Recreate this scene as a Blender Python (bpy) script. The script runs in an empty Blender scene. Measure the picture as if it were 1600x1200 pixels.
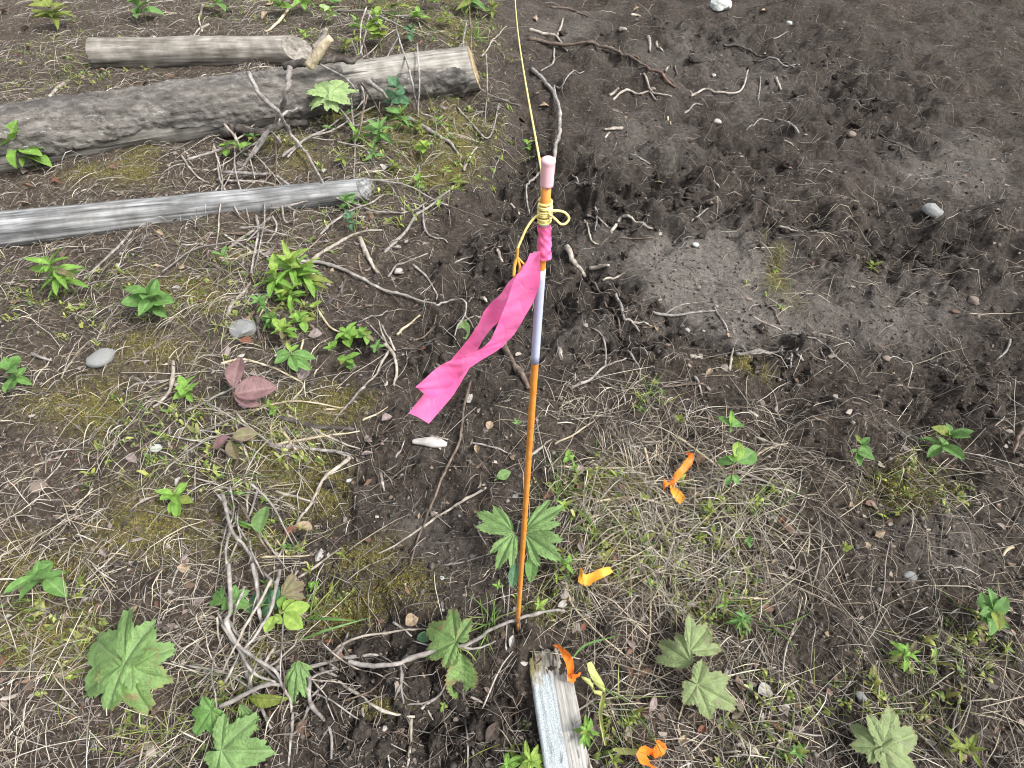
import bpy, math, random
import numpy as np
from mathutils import Vector, Matrix

# ------------------------------------------------------------------ camera, sky, sun, exposure
scene = bpy.context.scene
CAM_H, PITCH, FPX = 1.25, math.radians(50), 900.0      # eye height, downward pitch, focal length in photo pixels
SP, CP = math.sin(PITCH), math.cos(PITCH)
cam_d = bpy.data.cameras.new('camera')
cam = bpy.data.objects.new('camera', cam_d)
scene.collection.objects.link(cam)
cam.location = (0, 0, CAM_H)
cam.rotation_euler = (math.radians(90) - PITCH, 0, 0)
cam_d.sensor_fit = 'HORIZONTAL'
cam_d.sensor_width = 36.0
cam_d.lens = 36.0 * FPX / 1600.0
cam_d.clip_start, cam_d.clip_end = 0.02, 300
scene.camera = cam

SUN_EL, SUN_AZ = math.radians(50), math.radians(110)
world = bpy.data.worlds.new('World')
scene.world = world
world.use_nodes = True
wn = world.node_tree
sky = wn.nodes.new('ShaderNodeTexSky')
sky.sky_type = 'NISHITA'
sky.sun_disc = False
sky.sun_elevation = SUN_EL
sky.sun_rotation = SUN_AZ
sky.dust_density = 4.0
hs = wn.nodes.new('ShaderNodeHueSaturation')
hs.inputs['Saturation'].default_value = 0.22           # cloud-white sky
bg = wn.nodes['Background']
bg.inputs['Strength'].default_value = 0.12
wn.links.new(sky.outputs[0], hs.inputs['Color'])
wn.links.new(hs.outputs[0], bg.inputs['Color'])
sun_d = bpy.data.lights.new('sun', 'SUN')
sun_d.energy = 1.5
sun_d.angle = math.radians(10)
sun_d.color = (1.0, 0.97, 0.92)
sun = bpy.data.objects.new('sun', sun_d)
scene.collection.objects.link(sun)
sun.location = (0, 0, 8)
sd = Vector((math.sin(SUN_AZ) * math.cos(SUN_EL), math.cos(SUN_AZ) * math.cos(SUN_EL), math.sin(SUN_EL)))
sun.rotation_euler = sd.to_track_quat('Z', 'Y').to_euler()
vs = scene.view_settings
vs.view_transform = 'Standard'
vs.look = 'None'
vs.exposure = 1.38
scene.cycles.filter_width = 1.1
vs.gamma = 1.0
vs.use_curve_mapping = False

rng = np.random.default_rng(11)
random.seed(5)
COL = scene.collection

# ------------------------------------------------------------------ noise
_perm = np.random.default_rng(3).permutation(256)
_perm = np.concatenate([_perm, _perm])
_ang = np.random.default_rng(4).uniform(0, 2 * np.pi, 256)
_gx, _gy = np.cos(_ang), np.sin(_ang)

def gn(x, y, seed=0):
    x = np.asarray(x, float) + seed * 17.31
    y = np.asarray(y, float) - seed * 9.77
    xi, yi = np.floor(x).astype(int), np.floor(y).astype(int)
    fx, fy = x - xi, y - yi
    xi &= 255; yi &= 255
    def g(i, j, dx, dy):
        h = _perm[_perm[(xi + i) & 255] + ((yi + j) & 255)]
        return _gx[h] * dx + _gy[h] * dy
    u = fx * fx * fx * (fx * (fx * 6 - 15) + 10)
    v = fy * fy * fy * (fy * (fy * 6 - 15) + 10)
    a = g(0, 0, fx, fy); b = g(1, 0, fx - 1, fy)
    c = g(0, 1, fx, fy - 1); d = g(1, 1, fx - 1, fy - 1)
    return 1.5 * ((a + u * (b - a)) * (1 - v) + (c + u * (d - c)) * v)

def fbm(x, y, seed=0, o=4):
    s, a = 0.0, 1.0
    for k in range(o):
        s = s + a * gn(x * 2 ** k, y * 2 ** k, seed + k)
        a *= 0.5
    return s

# ------------------------------------------------------------------ ground layout
def project0(x, y):
    d = np.maximum(y * CP + CAM_H * SP, 0.35)
    return 800 + FPX * x / d, 600 + FPX * (CAM_H * CP - y * SP) / d

def tab(rows):
    return np.array([[float(c) for c in r.split()] for r in rows]) / 9.0

LITTER = tab([
    '9 9 9 9 9 9 9 8 3 2 2 1 1 1 2 2 2', '9 9 9 9 9 9 9 8 2 1 1 1 1 1 1 2 2',
    '9 9 9 9 9 9 9 7 3 1 1 1 1 1 1 1 2', '9 9 9 9 9 9 8 4 1 1 1 0 1 2 1 1 1',
    '8 8 9 9 9 8 5 1 0 0 0 0 2 2 1 1 1', '7 8 7 8 8 6 2 1 1 0 1 1 1 1 1 1 1',
    '7 7 8 7 8 6 3 2 1 3 4 3 3 2 2 2 2', '6 7 6 7 7 4 2 2 2 5 7 6 5 3 3 3 3',
    '7 5 7 6 6 3 2 2 3 7 9 9 7 4 3 3 4', '6 7 5 7 7 4 2 2 3 7 8 8 7 4 4 3 4',
    '7 5 7 6 7 4 2 2 2 6 7 7 6 4 3 5 4', '6 7 6 6 5 2 1 1 3 7 7 7 6 4 5 4 5',
    '7 6 7 6 4 1 1 1 3 7 7 7 6 5 4 5 5'])
STRAW = tab([
    '3 2 3 3 3 3 3 4 1 1 1 0 0 0 0 1 1', '2 3 2 3 3 3 4 4 0 0 0 0 0 0 0 0 0',
    '2 2 2 2 2 3 4 4 1 0 0 0 0 0 0 0 0', '2 1 2 2 2 2 4 2 0 0 0 0 1 2 1 1 1',
    '2 3 2 3 3 3 2 0 0 0 0 0 1 2 1 1 1', '3 2 2 3 3 2 0 0 0 0 0 0 0 1 0 0 0',
    '2 3 1 3 4 2 1 0 0 3 4 2 2 1 1 1 1', '3 2 4 3 4 2 1 0 1 5 7 6 4 2 2 2 2',
    '2 4 2 3 3 1 0 0 2 7 9 9 7 3 2 2 3', '4 2 3 3 3 1 0 1 2 6 9 9 7 3 2 3 2',
    '2 3 2 4 4 2 0 0 1 3 4 4 3 2 2 2 3', '3 2 3 3 3 1 0 0 1 4 3 4 3 2 3 2 3',
    '2 3 2 3 3 0 0 0 1 3 4 3 3 3 2 3 3'])
BANK = tab([
    '9 9 9 9 9 9 9 8 2 1 1 1 1 1 1 1 1', '9 9 9 9 9 9 9 8 1 0 0 0 0 0 0 0 0',
    '9 9 9 9 9 9 9 7 1 0 0 0 0 0 0 0 0', '9 9 9 9 9 9 8 3 0 0 0 0 0 0 0 0 0',
    '8 8 8 8 8 7 4 0 0 0 0 0 0 1 1 1 1', '7 7 7 7 7 5 2 1 1 1 1 1 1 1 1 1 1',
    '6 6 6 6 6 4 3 3 3 3 3 3 3 3 3 3 3', '5 5 5 5 5 4 3 3 4 4 4 4 4 4 4 4 4',
    '5 5 5 5 5 4 3 4 4 5 5 5 5 4 4 4 4', '5 5 5 5 5 4 4 4 4 5 5 5 5 4 4 4 4',
    '5 5 5 5 5 4 4 4 4 4 5 5 5 4 4 4 4', '5 5 5 5 4 4 4 4 4 4 5 5 5 4 4 4 4',
    '5 5 5 5 4 4 4 4 4 4 5 5 5 4 4 4 4'])

def look(T, px, py):
    gx = np.clip(np.asarray(px, float) / 100, 0, 15.999); gy = np.clip(np.asarray(py, float) / 100, 0, 11.999)
    i, j = gx.astype(int), gy.astype(int)
    u, v = gx - i, gy - j
    return (T[j, i] * (1 - u) + T[j, i + 1] * u) * (1 - v) + (T[j + 1, i] * (1 - u) + T[j + 1, i + 1] * u) * v

MOSS = [(465, 262, 46, 24), (400, 408, 34, 15), (500, 958, 60, 34), (560, 950, 40, 25), (480, 738, 50, 40),
        (460, 645, 60, 30), (640, 215, 60, 28), (690, 272, 46, 24), (1235, 420, 28, 34), (1180, 568, 40, 20),
        (855, 932, 40, 26), (950, 760, 60, 40), (990, 880, 80, 40), (395, 1010, 30, 20), (1120, 960, 40, 30),
        (200, 290, 60, 30), (130, 640, 70, 40), (240, 820, 90, 50), (60, 880, 60, 40), (250, 560, 60, 30), (560, 190, 40, 16), (720, 210, 40, 30), (600, 20, 90, 14), (700, 60, 60, 24), (390, 830, 40, 20), (520, 610, 40, 20), (90, 1010, 80, 40), (1420, 760, 60, 40),
        (600, 1085, 30, 14), (420, 720, 50, 35), (650, 930, 60, 30), (560, 860, 50, 30), (300, 470, 60, 30)]
PALE = [(1130, 425, 110, 58, .9), (1200, 500, 70, 30, .7), (1110, 400, 90, 50, 1.0), (1160, 470, 90, 45, 1.0), (1030, 375, 60, 30, .6), (1000, 205, 80, 30, .55),
        (1090, 80, 110, 30, .45), (870, 30, 70, 24, .6), (900, 370, 40, 24, .5), (1190, 130, 60, 40, .35),
        (700, 700, 40, 20, .3), (640, 840, 70, 40, .4), (680, 900, 70, 40, .4), (880, 520, 60, 30, .3),
        (1400, 480, 120, 60, .8), (1500, 250, 110, 50, .6), (1480, 850, 90, 60, .6), (1240, 940, 40, 60, .5), (1010, 690, 50, 24, .4)]
ROUGH = [(850, 250, 40, 70, 1.0), (960, 290, 120, 50, 1.0), (1180, 340, 90, 34, 1.0), (960, 450, 90, 60, 1.0), (1050, 520, 160, 34, .9),
         (760, 400, 90, 60, .8), (860, 330, 60, 60, 1.0), (1180, 70, 110, 40, 1.0), (1000, 50, 120, 30, .7), (1120, 230, 140, 50, .5),
         (700, 520, 120, 50, .7), (600, 1080, 160, 90, .9), (560, 720, 90, 40, .5), (980, 1010, 70, 40, .6),
         (1240, 560, 40, 60, .9), (1420, 380, 160, 60, 1.0), (1500, 620, 120, 80, .7), (740, 1140, 90, 60, .6), (1350, 150, 120, 60, .9)]

def blobs(B, px, py):
    s = 0.0
    for b in B:
        w = b[4] if len(b) > 4 else 1.0
        s = s + w * np.exp(-(((px - b[0]) / b[2]) ** 2 + ((py - b[1]) / b[3]) ** 2))
    return np.minimum(s, 1.0)

def warped(x, y):
    """layout coordinates with an irregular edge"""
    px, py = project0(x, y)
    return px + 38 * fbm(x * 4, y * 4, 21, 3), py + 30 * fbm(x * 4, y * 4, 27, 3)

PITS = [(866, 305, 50, 30, .085), (824, 190, 16, 50, .03), (812, 262, 26, 22, .03), (770, 420, 50, 20, .03), (1040, 372, 14, 9, .04), (790, 470, 40, 22, .025), (1055, 500, 30, 10, .03),
        (930, 520, 50, 18, .02), (865, 1015, 40, 16, .02), (560, 1075, 40, 18, .02), (840, 375, 34, 28, .03),
        (1180, 60, 40, 12, .05), (950, 215, 34, 12, .03), (1020, 190, 30, 10, .03), (430, 208, 70, 9, .03), (430, 540, 40, 14, .02),
        (600, 760, 24, 12, .02), (1240, 30, 40, 20, .04)]

def height(x, y):
    x = np.asarray(x, float); y = np.asarray(y, float)
    px, py = warped(x, y)
    L = look(LITTER, px, py); Bk = look(BANK, px, py)
    bare = 1 - L
    R = blobs(ROUGH, px, py)
    pale = blobs(PALE, px, py)
    h = 0.10 * (Bk - 0.45)
    h = h + 0.020 * fbm(x * 1.7, y * 1.7, 1, 2) + 0.012 * gn(x * 5, y * 5, 3)
    amp = (0.30 + 0.9 * R) * (0.35 + 0.65 * bare) * (1 - 0.62 * pale)
    w1, w2 = x + 0.02 * gn(x * 14, y * 14, 41), y + 0.02 * gn(x * 14, y * 14, 43)
    c1 = np.abs(gn(w1 * 9, w2 * 9, 5)); c2 = np.abs(gn(w1 * 21, w2 * 21, 7)); c3 = np.abs(gn(w1 * 46, w2 * 46, 9))
    h = h + amp * (0.078 * (c1 - .3) + 0.046 * np.clip((4.6 - y) / 2.6, .45, 1) * (c2 - .3) * (.5 + c1) + 0.022 * np.clip((3.4 - y) / 1.6, .3, 1) * (c3 - .3))
    h = h + (0.075 * (np.abs(gn(w1 * 3.6, w2 * 4.6, 45)) - .3) + .030 * gn(w1 * 6.5, w2 * 8.5, 47)) * (.2 + .8 * bare ** 1.5) * (1 - .75 * pale)
    ur, vr = w1 * .93 - w2 * .36, w1 * .36 + w2 * .93   # the machine's smears and ruts run across the clearing
    h = h + (.034 * gn(ur * 1.6, vr * 8.5, 61) + .016 * gn(ur * 4, vr * 19, 63)) * bare ** 1.5 * (1 - .75 * pale)
    rs = np.hypot(x - .011, y - .372)
    h = h + .014 * np.exp(-((rs - .032) / .016) ** 2) - .02 * np.exp(-(rs / .012) ** 2)
    fine = (0.45 + 0.55 * bare) * np.clip((2.1 - y) / 1.2, .18, 1)
    h = h + fine * (1 - .35 * pale) * (0.0065 * gn(w1 * 55, w2 * 55, 11) + 0.0085 * (np.abs(gn(x * 88, y * 88, 12)) - .3) + 0.0038 * gn(x * 170, y * 170, 13))
    ppx, ppy = project0(x, y)
    for p in PITS:
        h = h - p[4] * np.exp(-(((ppx - p[0]) / p[2]) ** 2 + ((ppy - p[1]) / p[3]) ** 2))
    h = h + 0.05 * np.exp(-(((ppx - 465) / 44) ** 2 + ((ppy - 262) / 26) ** 2))
    return h

def hgt(x, y):
    return float(height(np.array([x]), np.array([y]))[0])

def Pv(px, py, h=0.0):
    """points of the ground (raised by h) seen at photo pixels"""
    px = np.asarray(px, float); py = np.asarray(py, float)
    u, v = (px - 800) / FPX, (py - 600) / FPX
    z = CAM_H / (SP + v * CP)
    for _ in range(7):
        x, y = u * z, z * (CP - v * SP)
        zn = (CAM_H - height(x, y) - h) / (SP + v * CP)
        z = 0.5 * z + 0.5 * zn
    x, y = u * z, z * (CP - v * SP)
    return x, y, height(x, y) + h, z

def P(px, py, h=0.0):
    x, y, z, d = Pv([px], [py], h)
    return Vector((x[0], y[0], z[0]))

def ray_at(px, py, z):
    u, v = (px - 800) / FPX, (py - 600) / FPX
    return Vector((u * z, z * (CP - v * SP), CAM_H - z * (SP + v * CP)))

def dep(py):
    return CAM_H / (SP + (py - 600) / FPX * CP)

# ------------------------------------------------------------------ material helpers
def new_mat(name):
    m = bpy.data.materials.new(name)
    m.use_nodes = True
    return m, m.node_tree, m.node_tree.nodes['Principled BSDF']

def ramp(nt, fac, stops):
    r = nt.nodes.new('ShaderNodeValToRGB')
    el = r.color_ramp.elements
    while len(el) < len(stops):
        el.new(0.5)
    for e, (p, c) in zip(el, stops):
        e.position = p
        e.color = (*c, 1)
    nt.links.new(fac, r.inputs[0])
    return r.outputs[0]

def noise(nt, scale, detail=3, vec=None, rough=0.55, dist=0.0):
    n = nt.nodes.new('ShaderNodeTexNoise')
    n.inputs['Scale'].default_value = scale
    n.inputs['Detail'].default_value = detail
    n.inputs['Roughness'].default_value = rough
    n.inputs['Distortion'].default_value = dist
    if vec is not None:
        nt.links.new(vec, n.inputs['Vector'])
    return n.outputs['Fac']

def mixc(nt, fac, a, b, mode='MIX'):
    m = nt.nodes.new('ShaderNodeMix')
    m.data_type = 'RGBA'
    m.blend_type = mode
    for sock, val in ((m.inputs[0], fac), (m.inputs[6], a), (m.inputs[7], b)):
        if isinstance(val, (int, float)):
            sock.default_value = val
        elif isinstance(val, tuple):
            sock.default_value = (*val, 1) if len(val) == 3 else val
        else:
            nt.links.new(val, sock)
    return m.outputs[2]

def math_n(nt, op, a, b=0.0, clamp=False):
    m = nt.nodes.new('ShaderNodeMath')
    m.operation = op
    m.use_clamp = clamp
    for i, val in enumerate((a, b)):
        if isinstance(val, (int, float)):
            m.inputs[i].default_value = val
        else:
            nt.links.new(val, m.inputs[i])
    return m.outputs[0]

def attr(nt, name):
    a = nt.nodes.new('ShaderNodeAttribute')
    a.attribute_name = name
    return a

def bump(nt, h, strength, dist):
    b = nt.nodes.new('ShaderNodeBump')
    b.inputs['Strength'].default_value = strength
    b.inputs['Distance'].default_value = dist
    nt.links.new(h, b.inputs['Height'])
    return b.outputs[0]

def coords(nt, kind='Object', scale=None):
    t = nt.nodes.new('ShaderNodeTexCoord')
    if scale is None:
        return t.outputs[kind]
    mp = nt.nodes.new('ShaderNodeMapping')
    mp.inputs['Scale'].default_value = scale
    nt.links.new(t.outputs[kind], mp.inputs['Vector'])
    return mp.outputs[0]

def soil_mat():
    m, nt, b = new_mat('soil')
    v = coords(nt)
    n1 = noise(nt, 7, 5, v); n2 = noise(nt, 60, 5, v, .65); n3 = noise(nt, 320, 3, v, .7)
    base = ramp(nt, n2, [(.30, (.016, .0126, .0104)), (.50, (.041, .033, .0275)), (.72, (.105, .087, .073))])
    base = mixc(nt, ramp(nt, n1, [(.38, (0, 0, 0)), (.68, (.55, .55, .55))]), base, (.064, .053, .045))
    base = mixc(nt, math_n(nt, 'MULTIPLY', attr(nt, 'moist').outputs['Fac'], .75), base, ramp(nt, n2, [(.3, (.012, .010, .0086)), (.55, (.032, .0265, .0225)), (.74, (.085, .072, .062))]))
    pale = ramp(nt, n2, [(.25, (.085, .076, .068)), (.52, (.165, .149, .134)), (.75, (.235, .215, .196))])
    base = mixc(nt, attr(nt, 'pale').outputs['Fac'], base, pale)
    vor = nt.nodes.new('ShaderNodeTexVoronoi')
    vor.inputs['Scale'].default_value = 130
    nt.links.new(v, vor.inputs['Vector'])
    sep = nt.nodes.new('ShaderNodeSeparateColor')
    nt.links.new(vor.outputs['Color'], sep.inputs[0])
    lit = ramp(nt, sep.outputs[0], [(0.0, (.028, .022, .018)), (.35, (.070, .053, .038)), (.6, (.11, .083, .058)),
                                    (.8, (.060, .046, .037)), (.93, (.22, .18, .13)), (1, (.30, .26, .21))])
    lit = mixc(nt, .45, lit, ramp(nt, n2, [(.3, (.024, .019, .016)), (.7, (.13, .105, .080))]))
    lf = math_n(nt, 'MULTIPLY', attr(nt, 'litter').outputs['Fac'], ramp(nt, n1, [(.3, (.45, .45, .45)), (.6, (1, 1, 1))]))
    base = mixc(nt, lf, base, lit)
    mo = ramp(nt, n3, [(.3, (.045, .042, .010)), (.5, (.12, .105, .024)), (.7, (.23, .20, .06))])
    mf = math_n(nt, 'MULTIPLY', attr(nt, 'moss').outputs['Fac'], ramp(nt, n2, [(.35, (0, 0, 0)), (.55, (1, 1, 1))]))
    base = mixc(nt, mf, base, mo)
    base = mixc(nt, .65, base, ramp(nt, n3, [(.3, (.48, .48, .48)), (.5, (.95, .95, .95)), (.70, (1.75, 1.75, 1.75))]), 'MULTIPLY')
    nt.links.new(base, b.inputs['Base Color'])
    b.inputs['Roughness'].default_value = .93
    b.inputs['Specular IOR Level'].default_value = .25
    hh = math_n(nt, 'ADD', math_n(nt, 'MULTIPLY', n2, 2.2), n3)
    nt.links.new(bump(nt, hh, .85, .009), b.inputs['Normal'])
    return m

def col_mat(name, rough=.85, translucent=0.0, nscale=40, amt=.5):
    """uses the mesh's own colour attribute"""
    m, nt, b = new_mat(name)
    c = attr(nt, 'col').outputs['Color']
    n = noise(nt, nscale, 3, coords(nt))
    c = mixc(nt, amt, c, ramp(nt, n, [(.3, (.55, .55, .55)), (.7, (1.35, 1.35, 1.35))]), 'MULTIPLY')
    nt.links.new(c, b.inputs['Base Color'])
    b.inputs['Roughness'].default_value = rough
    b.inputs['Specular IOR Level'].default_value = .3
    if translucent:
        add_translucent(nt, b, c, translucent)
    return m

def add_translucent(nt, b, c, f):
    t = nt.nodes.new('ShaderNodeBsdfTranslucent')
    nt.links.new(c, t.inputs['Color'])
    ms = nt.nodes.new('ShaderNodeMixShader')
    ms.inputs[0].default_value = f
    nt.links.new(b.outputs[0], ms.inputs[1])
    nt.links.new(t.outputs[0], ms.inputs[2])
    out = [n for n in nt.nodes if n.type == 'OUTPUT_MATERIAL'][0]
    nt.links.new(ms.outputs[0], out.inputs['Surface'])

def wood_mat(name, dark, mid, light, scale=(6, 90, 90), rough=.8, bmp=.5, bd=.002, spots=None):
    m, nt, b = new_mat(name)
    v = coords(nt, 'Object', scale)
    n = noise(nt, 1.0, 6, v, .6)
    c = ramp(nt, n, [(.28, dark), (.5, mid), (.72, light)])
    n2 = noise(nt, 14, 4, coords(nt))
    c = mixc(nt, .75, c, ramp(nt, n2, [(.32, (.42, .40, .37)), (.66, (1.25, 1.25, 1.25))]), 'MULTIPLY')
    if scale[0] < 20:                                   # drying cracks along the grain
        cr = noise(nt, 1.0, 3, coords(nt, 'Object', (scale[0] * .35, scale[1] * .5, scale[2] * .5)), .5)
        c = mixc(nt, ramp(nt, cr, [(.34, (.85, .85, .85)), (.39, (0, 0, 0))]), c, tuple(k * .35 for k in dark))
    if spots:
        n3 = noise(nt, 75, 3, coords(nt), .5)
        c = mixc(nt, ramp(nt, n3, [(.60, (0, 0, 0)), (.68, (1, 1, 1))]), c, spots)
    nt.links.new(c, b.inputs['Base Color'])
    b.inputs['Roughness'].default_value = rough
    nt.links.new(bump(nt, math_n(nt, 'ADD', n, n2), bmp, bd), b.inputs['Normal'])
    return m

def plain_mat(name, c, rough=.5, trans=0.0, var=.12, nscale=30, spec=.5, subs=0.0):
    m, nt, b = new_mat(name)
    n = noise(nt, nscale, 3, coords(nt))
    lo = tuple(k * (1 - var) for k in c); hi = tuple(min(1, k * (1 + var)) for k in c)
    cc = ramp(nt, n, [(.35, lo), (.65, hi)])
    nt.links.new(cc, b.inputs['Base Color'])
    b.inputs['Roughness'].default_value = rough
    b.inputs['Specular IOR Level'].default_value = spec
    nt.links.new(bump(nt, n, .15, .001), b.inputs['Normal'])
    if trans:
        add_translucent(nt, b, cc, trans)
    return m

def leaf_mat(name, c, vein, edge=None, trans=.25, rough=.5, blotch=None):
    m, nt, b = new_mat(name)
    n = noise(nt, 3.5, 4, coords(nt))
    cc = ramp(nt, n, [(.3, tuple(k * .68 for k in c)), (.7, tuple(min(1, k * 1.22) for k in c))])
    if blotch:
        nb = noise(nt, 2.6, 5, coords(nt), .6)
        cc = mixc(nt, ramp(nt, nb, [(.56, (0, 0, 0)), (.68, (.8, .8, .8))]), cc, blotch)
    cc = mixc(nt, math_n(nt, 'MULTIPLY', attr(nt, 'vein').outputs['Fac'], .5), cc, vein)
    if edge:
        cc = mixc(nt, attr(nt, 'edge').outputs['Fac'], cc, edge)
    nt.links.new(cc, b.inputs['Base Color'])
    b.inputs['Roughness'].default_value = rough
    b.inputs['Specular IOR Level'].default_value = .35
    nt.links.new(bump(nt, noise(nt, 22, 3, coords(nt)), .35, .02), b.inputs['Normal'])
    add_translucent(nt, b, cc, trans)
    return m

# ------------------------------------------------------------------ object helpers
def mesh_np(name, verts, faces, mats=(), smooth=True, cols=None):
    """verts (N,3), faces (M,k) of one size"""
    me = bpy.data.meshes.new(name)
    V = np.asarray(verts, np.float32); F = np.asarray(faces, np.int32)
    k = F.shape[1]
    me.vertices.add(len(V)); me.vertices.foreach_set('co', V.ravel())
    me.loops.add(F.size); me.loops.foreach_set('vertex_index', F.ravel())
    me.polygons.add(len(F))
    me.polygons.foreach_set('loop_start', np.arange(0, F.size, k, dtype=np.int32))
    me.polygons.foreach_set('loop_total', np.full(len(F), k, np.int32))
    me.update(calc_edges=True)
    me.polygons.foreach_set('use_smooth', np.full(len(F), smooth))
    if cols is not None:
        a = me.color_attributes.new('col', 'FLOAT_COLOR', 'POINT')
        c4 = np.ones((len(V), 4), np.float32); c4[:, :3] = cols
        a.data.foreach_set('color', c4.ravel())
    for mt in mats:
        me.materials.append(mt)
    return me

def fattr(me, name, vals):
    a = me.attributes.new(name, 'FLOAT', 'POINT')
    a.data.foreach_set('value', np.asarray(vals, np.float32))

def link(name, me, parent=None, loc=None):
    o = bpy.data.objects.new(name, me)
    COL.objects.link(o)
    if parent is not None:
        o.parent = parent
    if loc is not None:
        o.location = loc
    return o

def tag(o, label, cat, group=None):
    o['label'] = label
    o['category'] = cat
    if group:
        o['group'] = group
    return o

PENDING = []          # (object, description, category, group, px, py) : the label is finished at the end
def later(o, desc, cat, group, px, py):
    PENDING.append((o, desc, cat, group, px, py))
    return o

def stuff(o):
    o['kind'] = 'stuff'
    return o

def catmull(pts, n):
    pts = [Vector(p) for p in pts]
    if len(pts) == 2:
        return [pts[0].lerp(pts[1], i / n) for i in range(n + 1)]
    e = [2 * pts[0] - pts[1]] + pts + [2 * pts[-1] - pts[-2]]
    out = []
    seg = len(pts) - 1
    for i in range(n + 1):
        t = i / n * seg
        k = min(int(t), seg - 1)
        f = t - k
        a, b, c, d = e[k], e[k + 1], e[k + 2], e[k + 3]
        out.append(0.5 * ((2 * b) + (c - a) * f + (2 * a - 5 * b + 4 * c - d) * f * f + (3 * b - a - 3 * c + d) * f ** 3))
    return out

def tube_mesh(name, pts, radii, mat, sides=7, jit=0.0, closed_caps=True, seed=0):
    """tube round a list of points; radii a list of the same length"""
    r = random.Random(seed)
    n = len(pts)
    verts, faces = [], []
    t0 = (pts[1] - pts[0]).normalized()
    ref = Vector((0, 0, 1)) if abs(t0.z) < .9 else Vector((1, 0, 0))
    nx = t0.cross(ref).normalized()
    for i in range(n):
        t = (pts[min(i + 1, n - 1)] - pts[max(i - 1, 0)])
        t = t.normalized() if t.length > 1e-9 else t0
        nx = (nx - t * nx.dot(t)).normalized()
        ny = t.cross(nx)
        for k in range(sides):
            a = 2 * math.pi * k / sides
            q = radii[i] * (1 + jit * (r.random() - .5))
            verts.append(pts[i] + nx * (math.cos(a) * q) + ny * (math.sin(a) * q))
    for i in range(n - 1):
        for k in range(sides):
            k2 = (k + 1) % sides
            faces.append((i * sides + k, i * sides + k2, (i + 1) * sides + k2, (i + 1) * sides + k))
    fs = list(faces)
    if closed_caps:
        fs.append(tuple(range(sides))[::-1])
        fs.append(tuple((n - 1) * sides + k for k in range(sides)))
    me = bpy.data.meshes.new(name)
    me.from_pydata([tuple(v) for v in verts], [], fs)
    me.polygons.foreach_set('use_smooth', [True] * len(fs))
    if mat:
        me.materials.append(mat)
    me.update()
    return me

# ------------------------------------------------------------------ GROUND
def build_ground():
    py = np.linspace(1290, -70, 560)
    v = (py - 600) / FPX
    z = CAM_H / (SP + v * CP)
    ys = z * (CP - v * SP)
    front = ys[0] - np.geomspace(0.02, 3.5, 16)[::-1]
    back = ys[-1] + np.geomspace(0.03, 60, 36)
    ys = np.concatenate([front, ys, back])
    s = np.linspace(-1, 1, 545)
    ext = 1 + np.geomspace(.01, 14, 30)
    s = np.concatenate([-ext[::-1], s, ext])
    hw = 0.889 * 1.10 * (np.maximum(ys, 0.0) * CP + CAM_H * SP)
    X = s[None, :] * hw[:, None]
    Y = np.repeat(ys[:, None], len(s), 1)
    x, y = X.ravel(), Y.ravel()
    h = height(x, y)
    far = np.clip((np.hypot(x, y - 1.5) - 5) / 6, 0, 1)
    h = h * (1 - far) + far * (0.08 * fbm(x * .5, y * .5, 33, 3))
    V = np.stack([x, y, h], 1)
    nr, nc = X.shape
    i = np.arange(nr - 1)[:, None] * nc + np.arange(nc - 1)[None, :]
    F = np.stack([i, i + 1, i + nc + 1, i + nc], -1).reshape(-1, 4)
    me = mesh_np('ground', V, F, [soil_mat()])
    px, py_ = warped(x, y)
    fattr(me, 'litter', np.clip(look(LITTER, px, py_) * 1.15 - .08, 0, 1))
    fattr(me, 'pale', np.clip(blobs(PALE, px, py_) * .9, 0, 1))
    fattr(me, 'moist', np.clip(blobs(ROUGH, px, py_) * 1.2 - .15, 0, 1))
    fattr(me, 'moss', np.clip(blobs(MOSS, px, py_) * 1.1 - .08, 0, 1))
    o = link('ground', me)
    o['kind'] = 'structure'
build_ground()

# ------------------------------------------------------------------ scattered ground cover that nobody could count
def sample(n, dens, power=1.5, x0=-250, x1=1850):
    """ground points seen at random pixels, thinned by a density dens(px, py) in 0..1"""
    y1 = 1260
    if x0 < 0:                                          # ground cover runs on past the frame
        n, y1 = int(n * 1.25), 1400
    xs, ys = [], []
    got = 0
    while got < n:
        px = rng.uniform(x0, x1, n); py = rng.uniform(-60, y1, n)
        d = CAM_H / (SP + (py - 600) / FPX * CP)
        u = (px - 800) / FPX
        x, y = u * d, d * (CP - (py - 600) / FPX * SP)
        wx, wy = warped(x, y)
        pr = np.clip(dens(wx, wy), 0, 1) * (d / 3.9) ** power
        k = rng.random(n) < pr
        xs.append(x[k]); ys.append(y[k]); got += int(k.sum())
    return np.concatenate(xs)[:n], np.concatenate(ys)[:n]

def palette(n, pal, var=.25):
    pal = np.array(pal)
    c = pal[rng.integers(0, len(pal), n)]
    return np.clip(c * (1 + var * rng.standard_normal((n, 1))), .004, .9)

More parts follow.
